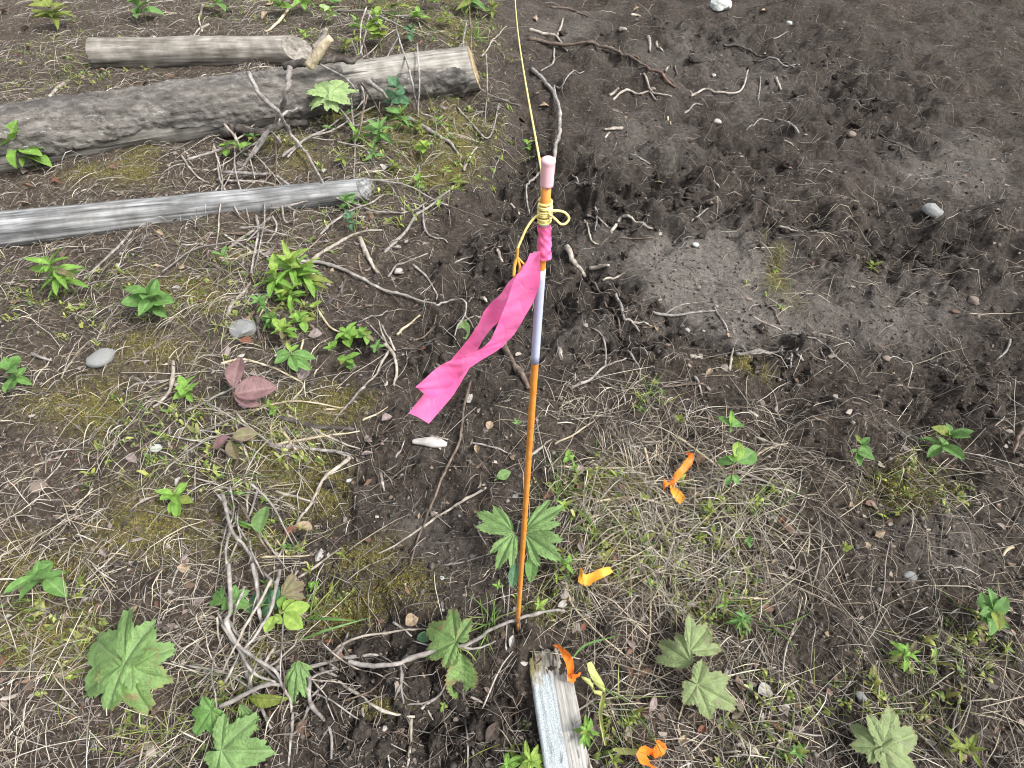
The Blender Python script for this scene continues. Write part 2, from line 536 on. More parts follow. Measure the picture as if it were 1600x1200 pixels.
def blades(name, mat, x, y, length, width, cols, K=4, curve=.4, lift=.010, tilt=0.0, ang=None, flat=False, wig=0.0):
    n = len(x)
    a = rng.uniform(0, 2 * np.pi, n) if ang is None else ang
    dx, dy = np.cos(a), np.sin(a)
    t = np.linspace(0, 1, K)[None, :]
    cv = (curve * rng.standard_normal(n) * length)[:, None]
    w_ = (wig * rng.standard_normal(n) * length)[:, None]
    off = cv * t * t + w_ * np.sin(t * 9 + rng.uniform(0, 6, (n, 1)))
    X = x[:, None] + dx[:, None] * length[:, None] * t - dy[:, None] * off
    Y = y[:, None] + dy[:, None] * length[:, None] * t + dx[:, None] * off
    H = height(X.ravel(), Y.ravel()).reshape(n, K)
    # stiff stems bridge over hollows
    line = H[:, :1] * (1 - t) + H[:, -1:] * t
    H = np.maximum(H, .6 * line + .4 * H)
    lf = (np.abs(rng.standard_normal(n)) * lift)[:, None]
    tl = (np.abs(rng.standard_normal(n)) * tilt * length)[:, None] if tilt else 0
    Z = H + width[:, None] * .4 + lf * 4 * t * (1 - t) + tl * t + lf * .3
    tw = width[:, None] * np.interp(t, [0, .15, .6, 1], [.8, 1, .9, .25])
    nx_, ny_ = -dy[:, None], dx[:, None]
    if flat:
        ring = [np.stack([X - nx_ * tw, Y - ny_ * tw, Z], -1), np.stack([X + nx_ * tw, Y + ny_ * tw, Z + tw * .5], -1)]
        S = 2
    else:
        ring = [np.stack([X - nx_ * tw, Y - ny_ * tw, Z - tw * .5], -1), np.stack([X + nx_ * tw, Y + ny_ * tw, Z - tw * .5], -1),
                np.stack([X, Y, Z + tw], -1)]
        S = 3
    V = np.stack(ring, 2).reshape(-1, 3)               # n, K, S
    base = (np.arange(n) * K * S)[:, None, None] + (np.arange(K - 1) * S)[None, :, None]
    ks = np.arange(S if S == 3 else 1)[None, None, :]
    k2 = (ks + 1) % S
    F = np.stack(np.broadcast_arrays(base + ks, base + k2, base + S + k2, base + S + ks), -1).reshape(-1, 4)
    me = mesh_np(name, V, F, [mat], True, np.repeat(cols, K * S, 0))
    return stuff(link(name, me))

STRAWM = col_mat('straw_stems', .75, 0, 25, .45)
LITM = col_mat('litter_bits', .9, 0, 60, .5)
GRASSM = col_mat('grass_blades', .5, .25, 20, .3)
straw_pal = [(.46, .41, .32), (.38, .33, .25), (.54, .50, .42), (.30, .255, .195), (.43, .40, .345), (.24, .205, .165)]
grey_pal = [(.22, .20, .18), (.29, .265, .235), (.15, .13, .115), (.11, .09, .075), (.34, .31, .275)]
root_pal = [(.10, .075, .058), (.16, .125, .10), (.075, .05, .04), (.22, .185, .15)]
red_pal = [(.13, .065, .045), (.17, .10, .06), (.10, .06, .05), (.20, .14, .09)]

def off_plank(px, py):
    c = 854 + (py - 1000) * .176
    return 1.0 - ((np.abs(px - c) < 46) & (py > 985))
def patch(px, py, k=0):
    return np.clip(.42 + 1.15 * (gn(px / 62, py / 50, 71 + k) + .6 * gn(px / 27, py / 22, 73 + k)), .05, 1)
def lay(x, y, spread=.75):
    return 7.0 * gn(x * 2.6, y * 2.6, 81) + rng.normal(0, spread, len(x)) + rng.integers(0, 2, len(x)) * np.pi
x, y = sample(8000, lambda px, py: look(STRAW, px, py) ** 1.7 * off_plank(px, py) * patch(px, py), 1.0)
blades('dry_grass', STRAWM, x, y, rng.gamma(1.9, .034, len(x)) + .015, np.clip(rng.lognormal(-7.3, .42, len(x)), .0004, .0021), palette(len(x), straw_pal, .28), 5, .10, .012, wig=.006, ang=lay(x, y))
x, y = sample(7200, lambda px, py: patch(px, py, 5) * look(LITTER, px, py) ** 1.8 * off_plank(px, py), 1.7)
blades('fine_twig_litter', LITM, x, y, rng.gamma(1.7, .030, len(x)) + .012, np.clip(rng.lognormal(-7.1, .42, len(x)), .0004, .0024), palette(len(x), grey_pal, .28), 5, .12, .010, wig=.010)
x, y = sample(6500, lambda px, py: (1.0 - .75 * look(LITTER, px, py)) * (.35 + .65 * blobs(ROUGH, px, py)) * off_plank(px, py), .9)
blades('rootlet_litter', LITM, x, y, rng.gamma(2.2, .022, len(x)) + .012, rng.uniform(.0004, .0012, len(x)), palette(len(x), root_pal + grey_pal[:3], .3), 6, .5, .008, wig=.05)
x, y = sample(27500, lambda px, py: (.22 + .78 * look(LITTER, px, py)) * off_plank(px, py) * (.3 + .7 * patch(px, py, 9)), .5)
blades('needle_litter', LITM, x, y, rng.uniform(.006, .024, len(x)), rng.uniform(.0004, .0009, len(x)), palette(len(x), red_pal + grey_pal + straw_pal[:4], .25), 2, .1, .003)

def moss_tufts():
    x, y = sample(26000, lambda px, py: np.clip(blobs(MOSS, px, py) - .10, 0, 1), .6)
    c = palette(len(x), [(.19, .17, .035), (.12, .12, .025), (.27, .23, .07), (.09, .09, .025), (.30, .25, .10)], .2)
    blades('moss', col_mat('moss_tips', .9), x, y, rng.uniform(.003, .009, len(x)), rng.uniform(.0006, .0013, len(x)), c, 2, .2, .001, tilt=.7)
moss_tufts()

def crumbs():
    x, y = sample(33000, lambda px, py: (.35 + .65 * (1 - look(LITTER, px, py))) * off_plank(px, py), .4)
    n = len(x)
    s = np.clip(rng.lognormal(-6.1, .6, n), .0008, .010)
    base = np.array([[1, 0, 0], [-1, 0, 0], [0, 1, 0], [0, -1, 0], [0, 0, 1], [0, 0, -1]], float)
    V = base[None] * s[:, None, None] * rng.uniform(.55, 1.25, (n, 6, 1)) + rng.uniform(-.3, .3, (n, 6, 3)) * s[:, None, None]
    V[:, :, 2] *= .75
    V += np.stack([x, y, height(x, y) + s * .35], 1)[:, None, :]
    f = np.array([[0, 2, 4], [2, 1, 4], [1, 3, 4], [3, 0, 4], [2, 0, 5], [1, 2, 5], [3, 1, 5], [0, 3, 5]])
    F = (np.arange(n) * 6)[:, None, None] + f[None]
    pal = [(.032, .027, .024)] * 6 + [(.065, .056, .049)] * 6 + [(.115, .10, .088)] * 4 + [(.15, .115, .09), (.19, .175, .155)]
    stuff(link('soil_crumbs', mesh_np('soil_crumbs', V.reshape(-1, 3), F.reshape(-1, 3), [LITM], True, np.repeat(palette(n, pal, .2), 6, 0))))
crumbs()

def ico():
    import bmesh
    bm = bmesh.new()
    bmesh.ops.create_icosphere(bm, subdivisions=3, radius=1)
    V = np.array([v.co[:] for v in bm.verts]); F = np.array([[v.index for v in f.verts] for f in bm.faces])
    bm.free()
    return V, F
ICO_V, ICO_F = ico()

def clods():
    x, y = sample(560, lambda px, py: np.clip(blobs(ROUGH, px, py) * 1.2 - .25, 0, 1) * (1.05 - look(LITTER, px, py)), .5)
    n = len(x)
    s = np.clip(rng.lognormal(-4.75, .48, n), .004, .022)
    V = np.repeat(ICO_V[None], n, 0)
    seed = rng.uniform(0, 100, (n, 1))
    d = 1 + .55 * gn(V[:, :, 0] * 1.7 + seed, V[:, :, 1] * 1.7 + V[:, :, 2] * 1.3) + .38 * gn(V[:, :, 0] * 3.4 + V[:, :, 2] * 2.6 + seed, V[:, :, 1] * 3.4 - V[:, :, 2] * 2) + .22 * gn(V[:, :, 0] * 8 + V[:, :, 2] * 5 + seed, V[:, :, 1] * 8 - V[:, :, 2] * 6)
    V = V * d[:, :, None] * s[:, None, None] * rng.uniform(.7, 1.3, (n, 1, 3))
    V[:, :, 2] *= .75
    V += np.stack([x, y, height(x, y) + s * .15], 1)[:, None, :]
    F = (np.arange(n) * len(ICO_V))[:, None, None] + ICO_F[None]
    me = mesh_np('soil_clods', V.reshape(-1, 3), F.reshape(-1, 3), [bpy.data.materials['soil']])
    stuff(link('soil_clods', me))
clods()

# small torn leaf scraps and bark flakes
def scraps():
    x, y = sample(7500, lambda px, py: (.10 + .90 * look(LITTER, px, py) ** 1.3) * off_plank(px, py) * patch(px, py, 13), 1.4)
    n = len(x)
    s = np.clip(rng.lognormal(-5.25, .5, n), .0015, .013)
    K = 7
    a = np.linspace(0, 2 * np.pi, K, endpoint=False)[None] + rng.uniform(-.25, .25, (n, K))
    el = rng.uniform(.22, .85, (n, 1)); rr = rng.uniform(.5, 1.25, (n, K))
    lx, ly = np.cos(a) * rr, np.sin(a) * rr * el
    lz = .35 * lx * lx * rng.standard_normal((n, 1)) + .5 * ly * ly * rng.standard_normal((n, 1)) + lx * rng.standard_normal((n, 1)) * .22
    th = rng.uniform(0, 6.28, (n, 1))
    X = x[:, None] + s[:, None] * (lx * np.cos(th) - ly * np.sin(th))
    Y = y[:, None] + s[:, None] * (lx * np.sin(th) + ly * np.cos(th))
    Z = (height(x, y) + .003 + s * .25)[:, None] + s[:, None] * lz
    V = np.stack([X, Y, Z], -1)
    C = V.mean(1, keepdims=True); C[:, :, 2] += (s * .05)[:, None]
    V = np.concatenate([C, V], 1)
    k = np.arange(K)
    f = np.stack([np.zeros(K, int), 1 + k, 1 + (k + 1) % K], 1)
    F = (np.arange(n) * (K + 1))[:, None, None] + f[None]
    pal = [(.15, .12, .10), (.21, .17, .14), (.11, .075, .055), (.28, .245, .21), (.13, .08, .06), (.075, .055, .045), (.20, .175, .155), (.18, .135, .095), (.10, .085, .075)]
    stuff(link('leaf_scrap_litter', mesh_np('leaf_scrap_litter', V.reshape(-1, 3), F.reshape(-1, 3), [LITM], True, np.repeat(palette(n, pal, .22), K + 1, 0))))
scraps()

GREENB = [(640, 215, 130, 70), (600, 60, 190, 40), (620, 195, 110, 50), (700, 250, 90, 60), (560, 20, 200, 26), (720, 60, 60, 40), (640, 310, 70, 40), (480, 230, 90, 40), (420, 470, 90, 90), (560, 350, 60, 40),
          (500, 930, 70, 40), (430, 690, 70, 50), (900, 760, 60, 60), (860, 920, 60, 40), (960, 870, 90, 60), (1130, 790, 90, 70), (1150, 960, 70, 50), (930, 1150, 70, 50), (820, 1170, 60, 40), (1180, 1150, 70, 60), (1030, 620, 40, 30), (1060, 880, 80, 60),
          (390, 1080, 60, 60), (430, 820, 70, 50), (150, 480, 140, 60), (120, 130, 120, 70), (250, 700, 120, 80), (90, 980, 110, 90), (260, 1150, 100, 50), (1430, 760, 90, 60), (1380, 1080, 100, 80), (1530, 1000, 60, 60), (1210, 420, 50, 40), (390, 20, 60, 20)]
def ground_cover():
    cx, cy = sample(1150, lambda px, py: np.clip(blobs(GREENB, px, py) - .22, 0, 1) * off_plank(px, py), .9)
    xs, ys, an, ln = [], [], [], []
    for i in range(len(cx)):
        k = rng.integers(3, 9)
        q = rng.uniform(.006, .017)
        a = rng.uniform(0, 6.28, k)
        xs += list(cx[i] + rng.normal(0, .004, k)); ys += list(cy[i] + rng.normal(0, .004, k)); an += list(a); ln += list(q * rng.uniform(.6, 1.2, k))
    n = len(xs)
    pal = [(.21, .27, .055), (.145, .215, .05), (.27, .31, .08), (.11, .17, .055), (.23, .24, .06), (.32, .34, .12)]
    x, y, a, L = map(np.array, (xs, ys, an, ln))
    w = L * rng.uniform(.16, .30, n)
    blades('green_ground_cover', GRASSM, x, y, L, w, palette(n, pal, .2), 5, .15, .004, tilt=.75, ang=a, flat=True)
    gx, gy = sample(2600, lambda px, py: np.clip(blobs(GREENB, px, py) - .15, 0, 1) * off_plank(px, py), .9)
    n = len(gx)
    blades('sparse_grass', GRASSM, gx, gy, rng.gamma(2, .018, n) + .01, rng.uniform(.0005, .0011, n), palette(n, pal + straw_pal[:3], .2), 5, .2, .006, tilt=.5)
ground_cover()

# ------------------------------------------------------------------ LOGS
PALEWOOD = wood_mat('weathered_wood', (.085, .078, .068), (.25, .237, .213), (.40, .385, .35), (5, 85, 85), bd=.003)
BROWNWOOD = wood_mat('grey_brown_wood', (.09, .08, .068), (.225, .207, .18), (.35, .33, .295), (5, 60, 60), bd=.003)
def bark_mat():
    m, nt, b = new_mat('dark_bark')
    v = coords(nt, 'Object', (.4, 1, 1))
    n = noise(nt, 38, 6, v, .66); big_ = noise(nt, 5.5, 4, v, .6); sp = noise(nt, 110, 3, v, .6)
    c = ramp(nt, n, [(.30, (.020, .018, .017)), (.5, (.074, .068, .063)), (.66, (.155, .145, .135)), (.8, (.25, .24, .225))])
    c = mixc(nt, ramp(nt, big_, [(.42, (0, 0, 0)), (.62, (.8, .8, .8))]), c, ramp(nt, n, [(.3, (.045, .041, .036)), (.55, (.155, .142, .126)), (.72, (.27, .255, .23))]))
    lich = math_n(nt, 'MULTIPLY', ramp(nt, sp, [(.58, (0, 0, 0)), (.68, (.8, .8, .8))]), ramp(nt, noise(nt, 9, 3, v), [(.5, (0, 0, 0)), (.62, (1, 1, 1))]))
    c = mixc(nt, lich, c, (.33, .335, .315))
    nt.links.new(c, b.inputs['Base Color'])
    b.inputs['Roughness'].default_value = .95
    nt.links.new(bump(nt, math_n(nt, 'ADD', n, math_n(nt, 'MULTIPLY', sp, .25)), .8, .010), b.inputs['Normal'])
    return m
BARK = bark_mat()
CUTWOOD = wood_mat('cut_wood', (.15, .11, .065), (.33, .25, .14), (.45, .37, .25), (40, 40, 40))
SILVERWOOD = wood_mat('silver_wood', (.05, .051, .053), (.20, .204, .208), (.37, .37, .365), (4, 95, 95), bd=.003)

def make_log(name, label, A, B, rA, rB, mat, seed, bark=None, cut=True, lump=.07, flat_cut=0.0, split=False, ragged=.0):
    """lies from A to B; local X along the log"""
    root = bpy.data.objects.new(name, None)
    COL.objects.link(root)
    X = (B - A); Ln = X.length; X.normalize()
    Y = Vector((0, 0, 1)).cross(X).normalized(); Z = X.cross(Y)
    M = Matrix((X, Y, Z)).transposed().to_4x4(); M.translation = A
    root.matrix_world = M
    nL, nR = 240, 80
    s = np.linspace(0, 1, nL)[:, None]; a = np.linspace(0, 2 * np.pi, nR, endpoint=False)[None, :]
    rad = rA + (rB - rA) * s
    ca, sa = np.cos(a), np.sin(a)
    nz = gn(s * Ln * 5 + ca * 1.2 + seed, sa * 1.2 + seed * 2) * lump + gn(s * Ln * 3 + ca * 5 + seed, sa * 5) * lump * .6
    if split:
        nz = nz - .38 * np.clip(np.cos(a - 1.25), 0, 1) ** 3 + .04 * gn(ca * 12 + s * .8, sa * 12 + seed)
    r = rad * (1 + nz)
    xx = np.broadcast_to(s * Ln, r.shape).copy()
    if ragged:
        xx = xx + (s < .5) * ragged * (gn(ca * 4 + seed, sa * 4) + .6 * gn(ca * 11 + seed, sa * 11)) * (1 - s) ** 6
    xx = xx + flat_cut * (s ** 8) * (ca * .7 - sa * .7)
    V = np.stack([xx, r * ca, r * sa], -1).reshape(-1, 3)
    i = np.arange(nL - 1)[:, None] * nR; k = np.arange(nR)[None, :]; k2 = (k + 1) % nR
    F = np.stack(np.broadcast_arrays(i + k, i + nR + k, i + nR + k2, i + k2), -1).reshape(-1, 4)
    link('trunk', mesh_np('log_trunk', V, F, [mat]), root)
    # end faces: rings of growth that sit slightly inside the rim
    for end in (0, 1):
        ring = V.reshape(nL, nR, 3)[-1 if end else 0]
        c = ring.mean(0)
        rr = np.linspace(1, 0.02, 9)
        sgn = 1 if end else -1
        E = np.stack([c + (ring - c) * q + np.array([[sgn * (.002 * math.sin(q * 40) - .004 * (1 - q)), 0, 0]]) + (0 if q > .95 else 1) * np.c_[sgn * .004 * gn(ring[:, 1] * 90 * q + seed, ring[:, 2] * 90 * q), np.zeros((nR, 2))] for q in rr])
        FE = np.stack(np.broadcast_arrays(np.arange(8)[:, None] * nR + k, np.arange(8)[:, None] * nR + k2, (np.arange(8)[:, None] + 1) * nR + k2, (np.arange(8)[:, None] + 1) * nR + k), -1).reshape(-1, 4)
        if not end:
            FE = FE[:, ::-1]
        link('cut_end' if (end and cut) else 'broken_end', mesh_np('log_end', E.reshape(-1, 3), FE, [CUTWOOD if (end and cut) else mat]), root)
    if bark:
        mval = bark(s, a, ca, sa)
        thick = np.clip(mval * 3.5, 0, 1)
        rb = r + .0015 + rad * thick * (.07 + .13 * np.abs(gn(s * Ln * 7.5 + seed, ca * 8 + sa * 6)) + .07 * gn(s * Ln * 48, ca * 14 + sa * 9) + .05 * gn(s * Ln * 110, ca * 26 + sa * 22))
        VB = np.stack([xx, rb * ca, rb * sa], -1).reshape(-1, 3)
        ok = (mval > 0).ravel()
        FB = F[ok[F].all(1)]
        me = mesh_np('log_bark', VB, FB, [BARK])
        me2 = link('bark', me, root)
    tag(root, label, 'log')
    return root

def bark_big(s, a, ca, sa):
    # a runs from local Y (away from the viewer) over the top; bark on the front, pale wood along the top ridge
    frm = np.sin(a - 0.0)
    side = -ca                                        # toward the camera
    n = .35 * fbm(s * 9 + 3, np.sin(a) * 2.0, 51, 3)
    topstrip = np.clip((sa - .45 + .30 * (s - .82) + .12 * gn(s * 20, a * 1.0, 3)) * 3.5, 0, 2) * (s > .73)
    leftwood = np.clip((.72 - s) * 6, 0, 1) * np.clip((.02 + .45 * gn(s * 7, s * 0 + 1.3, 61) - sa) * 3, 0, 1) * 1.5
    tip = np.clip((s - .962) * 34, 0, 2)
    return .55 + n - topstrip - leftwood - tip - .25 * (ca > .3)

big = make_log('fallen_log', 'large fallen log with grey-brown peeling bark and a golden cut end, on the litter bank',
               P(-140, 246, .09), P(741, 106, .084), .118, .096, PALEWOOD, 3.3, bark_big, True, .05, .045, False, .06)
make_log('fallen_log', 'short pale barkless log with a slanted end, behind the large barky log',
         P(150, 84, .055), P(466, 78, .058), .070, .062, BROWNWOOD, 8.1, None, False, .06, .06)
make_log('fallen_log', 'slim split silver-grey log on the bank, nearest the camera of the three logs',
         P(-60, 362, .045), P(572, 293, .034), .072, .046, SILVERWOOD, 5.7, None, False, .07, .03, True, .05)

# ------------------------------------------------------------------ MARKER STAKE
ST_B = ray_at(808, 985, 1.20)
ST_B.z = hgt(ST_B.x, ST_B.y) - .015
ST_T = ray_at(857, 246, .470)
def orange_mat():
    m, nt, b = new_mat('orange_fibreglass')
    v = coords(nt)
    n = noise(nt, 60, 3, v)
    c = ramp(nt, n, [(.35, (.54, .20, .028)), (.65, (.66, .265, .045))])
    scr = noise(nt, 1.0, 4, coords(nt, 'Object', (400, 400, 40)), .6)
    c = mixc(nt, ramp(nt, scr, [(.60, (0, 0, 0)), (.68, (.7, .7, .7))]), c, (.62, .40, .20))
    sep = nt.nodes.new('ShaderNodeSeparateXYZ')
    nt.links.new(v, sep.inputs[0])
    mud = math_n(nt, 'ADD', math_n(nt, 'MULTIPLY', sep.outputs[2], -9.0), math_n(nt, 'MULTIPLY', noise(nt, 120, 4, v), 2.6))
    c = mixc(nt, ramp(nt, mud, [(.42, (0, 0, 0)), (.75, (.85, .85, .85))]), c, (.075, .06, .048))
    nt.links.new(c, b.inputs['Base Color'])
    b.inputs['Roughness'].default_value = .48
    return m
ORANGE = orange_mat()
CAPM = plain_mat('faded_pink_plastic', (.74, .43, .46), .5, 0, .05, 30)
SLEEVE = plain_mat('pale_reflective_sleeve', (.44, .475, .63), .35, 0, .07, 14)
stake = bpy.data.objects.new('marker_stake', None)
COL.objects.link(stake)
stake.location = ST_B
tag(stake, 'tall thin orange survey stake with a faded pink cap and pale blue-white sleeve', 'stake')
SD = (ST_T - ST_B)
SR = .0042
def on_stake(py):
    """fraction along the stake that shows at photo row py"""
    lo, hi = 0.0, 1.0
    for _ in range(40):
        m = (lo + hi) / 2
        p = ST_B + SD * m
        d = p.y * CP + (CAM_H - p.z) * SP
        q = 600 + FPX * ((CAM_H - p.z) * CP - p.y * SP) / d
        if q > py: lo = m
        else: hi = m
    return (lo + hi) / 2
def stake_tube(name, p0, p1, rad, mat, n=6, sides=20, prof=None):
    f0, f1 = on_stake(p0), on_stake(p1)
    pts = [SD * (f0 + (f1 - f0) * i / n) for i in range(n + 1)]
    return link(name, tube_mesh('stake_' + name, pts, [rad * (prof(i / n) if prof else 1) for i in range(n + 1)], mat, sides), stake)
pts = [SD * t for t in np.linspace(0, .985, 24)]
link('shaft', tube_mesh('stake_shaft', pts, [SR * (1 + .02 * math.sin(i * 2.1)) for i in range(24)], ORANGE, 20), stake)
stake_tube('sleeve', 566, 420, SR * 1.09, SLEEVE, 10)
stake_tube('band', 352, 342, SR * 1.07, SLEEVE, 3)
stake_tube('cap', 290, 244, SR * 1.36, CAPM, 16, 28, lambda t: 1.0 if t < .78 else (1 + .10 * math.sin(min(1, (t - .78) / .2) * math.pi) if t < .95 else .98 - (t - .95) * 7))

# ------------------------------------------------------------------ YELLOW STRING tied to the stake
STRING = plain_mat('yellow_string', (.74, .62, .23), .7, 0, .18, 500)
STRINGO = plain_mat('orange_string_end', (.74, .42, .08), .6, .2, .15, 200)
ax = SD.normalized()
e1 = ax.cross(Vector((0, 1, 0))).normalized(); e2 = ax.cross(e1)
rope = bpy.data.objects.new('string_line', None)
COL.objects.link(rope)
c0 = ST_B + SD * on_stake(348)
rope.location = c0
f0, f1 = on_stake(347), on_stake(314)
cl = []
turns = 9
for i in range(turns * 16 + 1):
    t = i / (turns * 16)
    a = t * turns * 2 * math.pi
    rr = SR + .0012 + (.0005 if 0.2 < t < .8 else 0)
    wob = .0006 * math.sin(a * .37)
    cl.append(ST_B + SD * (f0 + (f1 - f0) * t) + ax * wob + e1 * math.cos(a) * rr + e2 * math.sin(a) * rr - c0)
link('coil', tube_mesh('string_coil', cl, [.00115] * len(cl), STRING, 7), rope)
def spath(pp, n, rad, name, mat=STRING):
    pts = catmull([ray_at(*p) - c0 for p in pp], n)
    rr = rad if isinstance(rad, list) else [rad] * (n + 1)
    return link(name, tube_mesh('string_' + name, pts, rr, mat, 7), rope)
zk = .505
spath([(856, 331, zk - .006), (868, 329, zk - .004), (882, 332, zk), (889, 341, zk + .003), (884, 349, zk + .004), (876, 350, zk + .002), (868, 343, zk - .001), (858, 334, zk - .006)], 48, .00115, 'loop')
spath([(846, 333, zk - .004), (834, 341, zk + .002), (822, 358, zk + .006), (813, 378, zk + .012), (809, 388, zk + .014)], 30, .0011, 'tail')
for (ex, ey, r) in ((803, 432, .0016), (811, 430, .0012), (819, 426, .0010)):
    spath([(809, 387, zk + .014), (808, 400, zk + .02), (ex + 1, 415, zk + .026), (ex, ey, zk + .03)], 12, [r * .8] * 6 + [r] * 7, 'frayed_end', STRINGO)
s0 = ST_B + SD * f1 + e1 * SR - c0
g0, g1 = ray_at(846, 266, .497), ray_at(806, 0, 1.45)
far_end = g0 + (g1 - g0) * ((g0.z - .02) / (g0.z - g1.z))
lead = [ray_at(847, 318, zk + .003) - c0, ray_at(846.5, 292, .5) - c0] + [g0.lerp(far_end, t) - Vector((.004 * math.sin(min(1, t * 4) * math.pi), 0, .015 * 4 * t * (1 - t))) - c0 for t in np.linspace(0, 1, 60)]
link('guy', tube_mesh('string_guy', lead, [.0011] * len(lead), STRING, 7), rope)
tag(rope, 'yellow string coiled and looped round the stake, its line running off uphill', 'string')

# ------------------------------------------------------------------ FLAGGING TAPES
def tape_mat(name, c, fade, dirt, trans):
    m, nt, b = new_mat(name)
    v = coords(nt)
    n = noise(nt, 26, 4, v, .55)
    cc = ramp(nt, n, [(.35, c), (.68, fade)])
    if dirt:
        cc = mixc(nt, ramp(nt, noise(nt, 55, 5, v, .65), [(.56, (0, 0, 0)), (.68, (.75, .75, .75))]), cc, (.12, .085, .055))
    nt.links.new(cc, b.inputs['Base Color'])
    b.inputs['Roughness'].default_value = .5
    b.inputs['Specular IOR Level'].default_value = .35
    cr = nt.nodes.new('ShaderNodeTexVoronoi')
    cr.feature = 'DISTANCE_TO_EDGE'
    cr.inputs['Scale'].default_value = 55
    nt.links.new(v, cr.inputs['Vector'])
    hh = math_n(nt, 'ADD', math_n(nt, 'MULTIPLY', n, .8), math_n(nt, 'MINIMUM', cr.outputs['Distance'], .12))
    nt.links.new(bump(nt, hh, .5, .004), b.inputs['Normal'])
    add_translucent(nt, b, cc, trans)
    return m
PINK = tape_mat('pink_flagging', (.94, .155, .41), (.96, .235, .49), False, .30)
ORT = tape_mat('orange_flagging', (.86, .19, .016), (.88, .27, .04), True, .22)
ORY = tape_mat('faded_orange_flagging', (.80, .33, .03), (.84, .44, .07), True, .22)
YEL = plain_mat('faded_yellow_tape', (.42, .45, .15), .55, .25, .12, 30, .4)

def ribbon_mesh(name, rows, mat, n=40, across=7, bow=.0, ripple=.0, seed=0):
    """rows: list of (left point, right point); a cloth-thin strip of tape with a little bow across it"""
    Lp = catmull([r[0] for r in rows], n); Rp = catmull([r[1] for r in rows], n)
    rr = random.Random(seed)
    verts, faces = [], []
    for i in range(n + 1):
        l, r = Lp[i], Rp[i]
        d = r - l
        t = (Lp[min(i + 1, n)] - Lp[max(i - 1, 0)])
        nn = d.cross(t)
        nn = nn.normalized() if nn.length > 1e-12 else Vector((0, 0, 1))
        for k in range(across + 1):
            q = k / across
            w = bow * 4 * q * (1 - q) + ripple * math.sin(i * .45 + seed + q * 3.5) * (q - .3) + ripple * .5 * math.sin(i * 1.1 + q * 7 + seed)
            verts.append(tuple(l + d * q + nn * w))
    for i in range(n):
        for k in range(across):
            a = i * (across + 1) + k
            faces.append((a, a + 1, a + across + 2, a + across + 1))
    me = bpy.data.meshes.new(name)
    me.from_pydata(verts, [], faces)
    me.polygons.foreach_set('use_smooth', [True] * len(faces))
    me.materials.append(mat)
    return me

tape = bpy.data.objects.new('flagging_tape', None)
COL.objects.link(tape)
kn = ST_B + SD * on_stake(375)
tape.location = kn
def R2(l, r, zl, zr=None):
    a_, b_ = ray_at(l[0], l[1], zl) - kn, ray_at(r[0], r[1], zl if zr is None else zr) - kn
    g_ = (b_ - a_) * .05                                # the tape's edges are a little wider than drawn
    return a_ - g_, b_ + g_
# wrap round the shaft
n = 26
wv = []
wp = []
for i in range(n + 1):
    t = i / n
    f = on_stake(352) + (on_stake(401) - on_stake(352)) * t
    wp.append((f, SR * (1.36 + .55 * max(0, t - .25) ** 1.2 + (.05 * math.sin(t * 19)))))
wpts = [ST_B + SD * f - kn + e1 * (-.0016 * math.sin(i / n * 2.2)) for i, (f, r) in enumerate(wp)]
def wrap_mesh():
    sides = 28
    V, F = [], []
    for i, p in enumerate(wpts):
        for k in range(sides):
            a = 2 * math.pi * k / sides
            r = wp[i][1] * (1 + .10 * math.sin(a * 2 + i * .55) + .05 * math.sin(a * 5 - i * .9))
            V.append(tuple(p + e1 * math.cos(a) * r + e2 * math.sin(a) * r))
    for i in range(n):
        for k in range(sides):
            k2 = (k + 1) % sides
            F.append((i * sides + k, i * sides + k2, (i + 1) * sides + k2, (i + 1) * sides + k))
    me = bpy.data.meshes.new('tape_wrap')
    me.from_pydata(V, [], F)
    me.polygons.foreach_set('use_smooth', [True] * len(F))
    me.materials.append(PINK)
    return me
link('wrap', wrap_mesh(), tape)
link('tail', ribbon_mesh('tape_tail_back', [
    R2((833, 398), (846, 394), .535, .527), R2((822, 409), (834, 420), .548), R2((806, 430), (812, 455), .562, .556),
    R2((781, 462), (793, 482), .578, .57), R2((762, 480), (773, 506), .592), R2((745, 512), (756, 528), .603),
    R2((727, 537), (744, 548), .614), R2((706, 563), (737, 566), .625), R2((686, 590), (729, 580), .634, .63),
    R2((664, 616), (706, 617), .642), R2((640, 646), (669, 661), .648)], PINK, 60, 8, .0015, .0018, 1), tape)
link('tail', ribbon_mesh('tape_tail_front', [
    R2((829, 396), (848, 390), .522, .517), R2((820, 415), (843, 400), .526, .520), R2((806, 436), (842, 440), .532, .530),
    R2((796, 466), (832, 470), .543), R2((787, 488), (817, 497), .552), R2((776, 514), (803, 521), .562),
    R2((763, 537), (787, 538), .571), R2((735, 552), (776, 547), .580, .574), R2((705, 564), (733, 574), .590, .584),
    R2((685, 575), (716, 590), .598), R2((655, 602), (698, 607), .606), R2((650, 607), (672, 626), .610)], PINK, 60, 8, .0018, .0016, 4), tape)
tag(tape, 'bright pink flagging tape tied round the stake with two long blowing tails', 'flagging tape')

def ground_ribbon(name, label, pieces, mat, px, py, cat='ribbon'):
    root = bpy.data.objects.new(name, None)
    COL.objects.link(root)
    o = P(px, py)
    root.location = o
    for j, (pn, rows, m) in enumerate(pieces):
        rr = []
        for l, r in rows:
            a_, b_ = P(l[0], l[1], l[2] + .012) - o, P(r[0], r[1], r[2] + .012) - o
            g_ = (b_ - a_) * .09
            rr.append((a_ - g_, b_ + g_))
        link(pn, ribbon_mesh(name + '_' + pn, rr, m or mat, 30, 6, .002, .0012, j + px % 7), root)
    tag(root, label, cat)
    return root

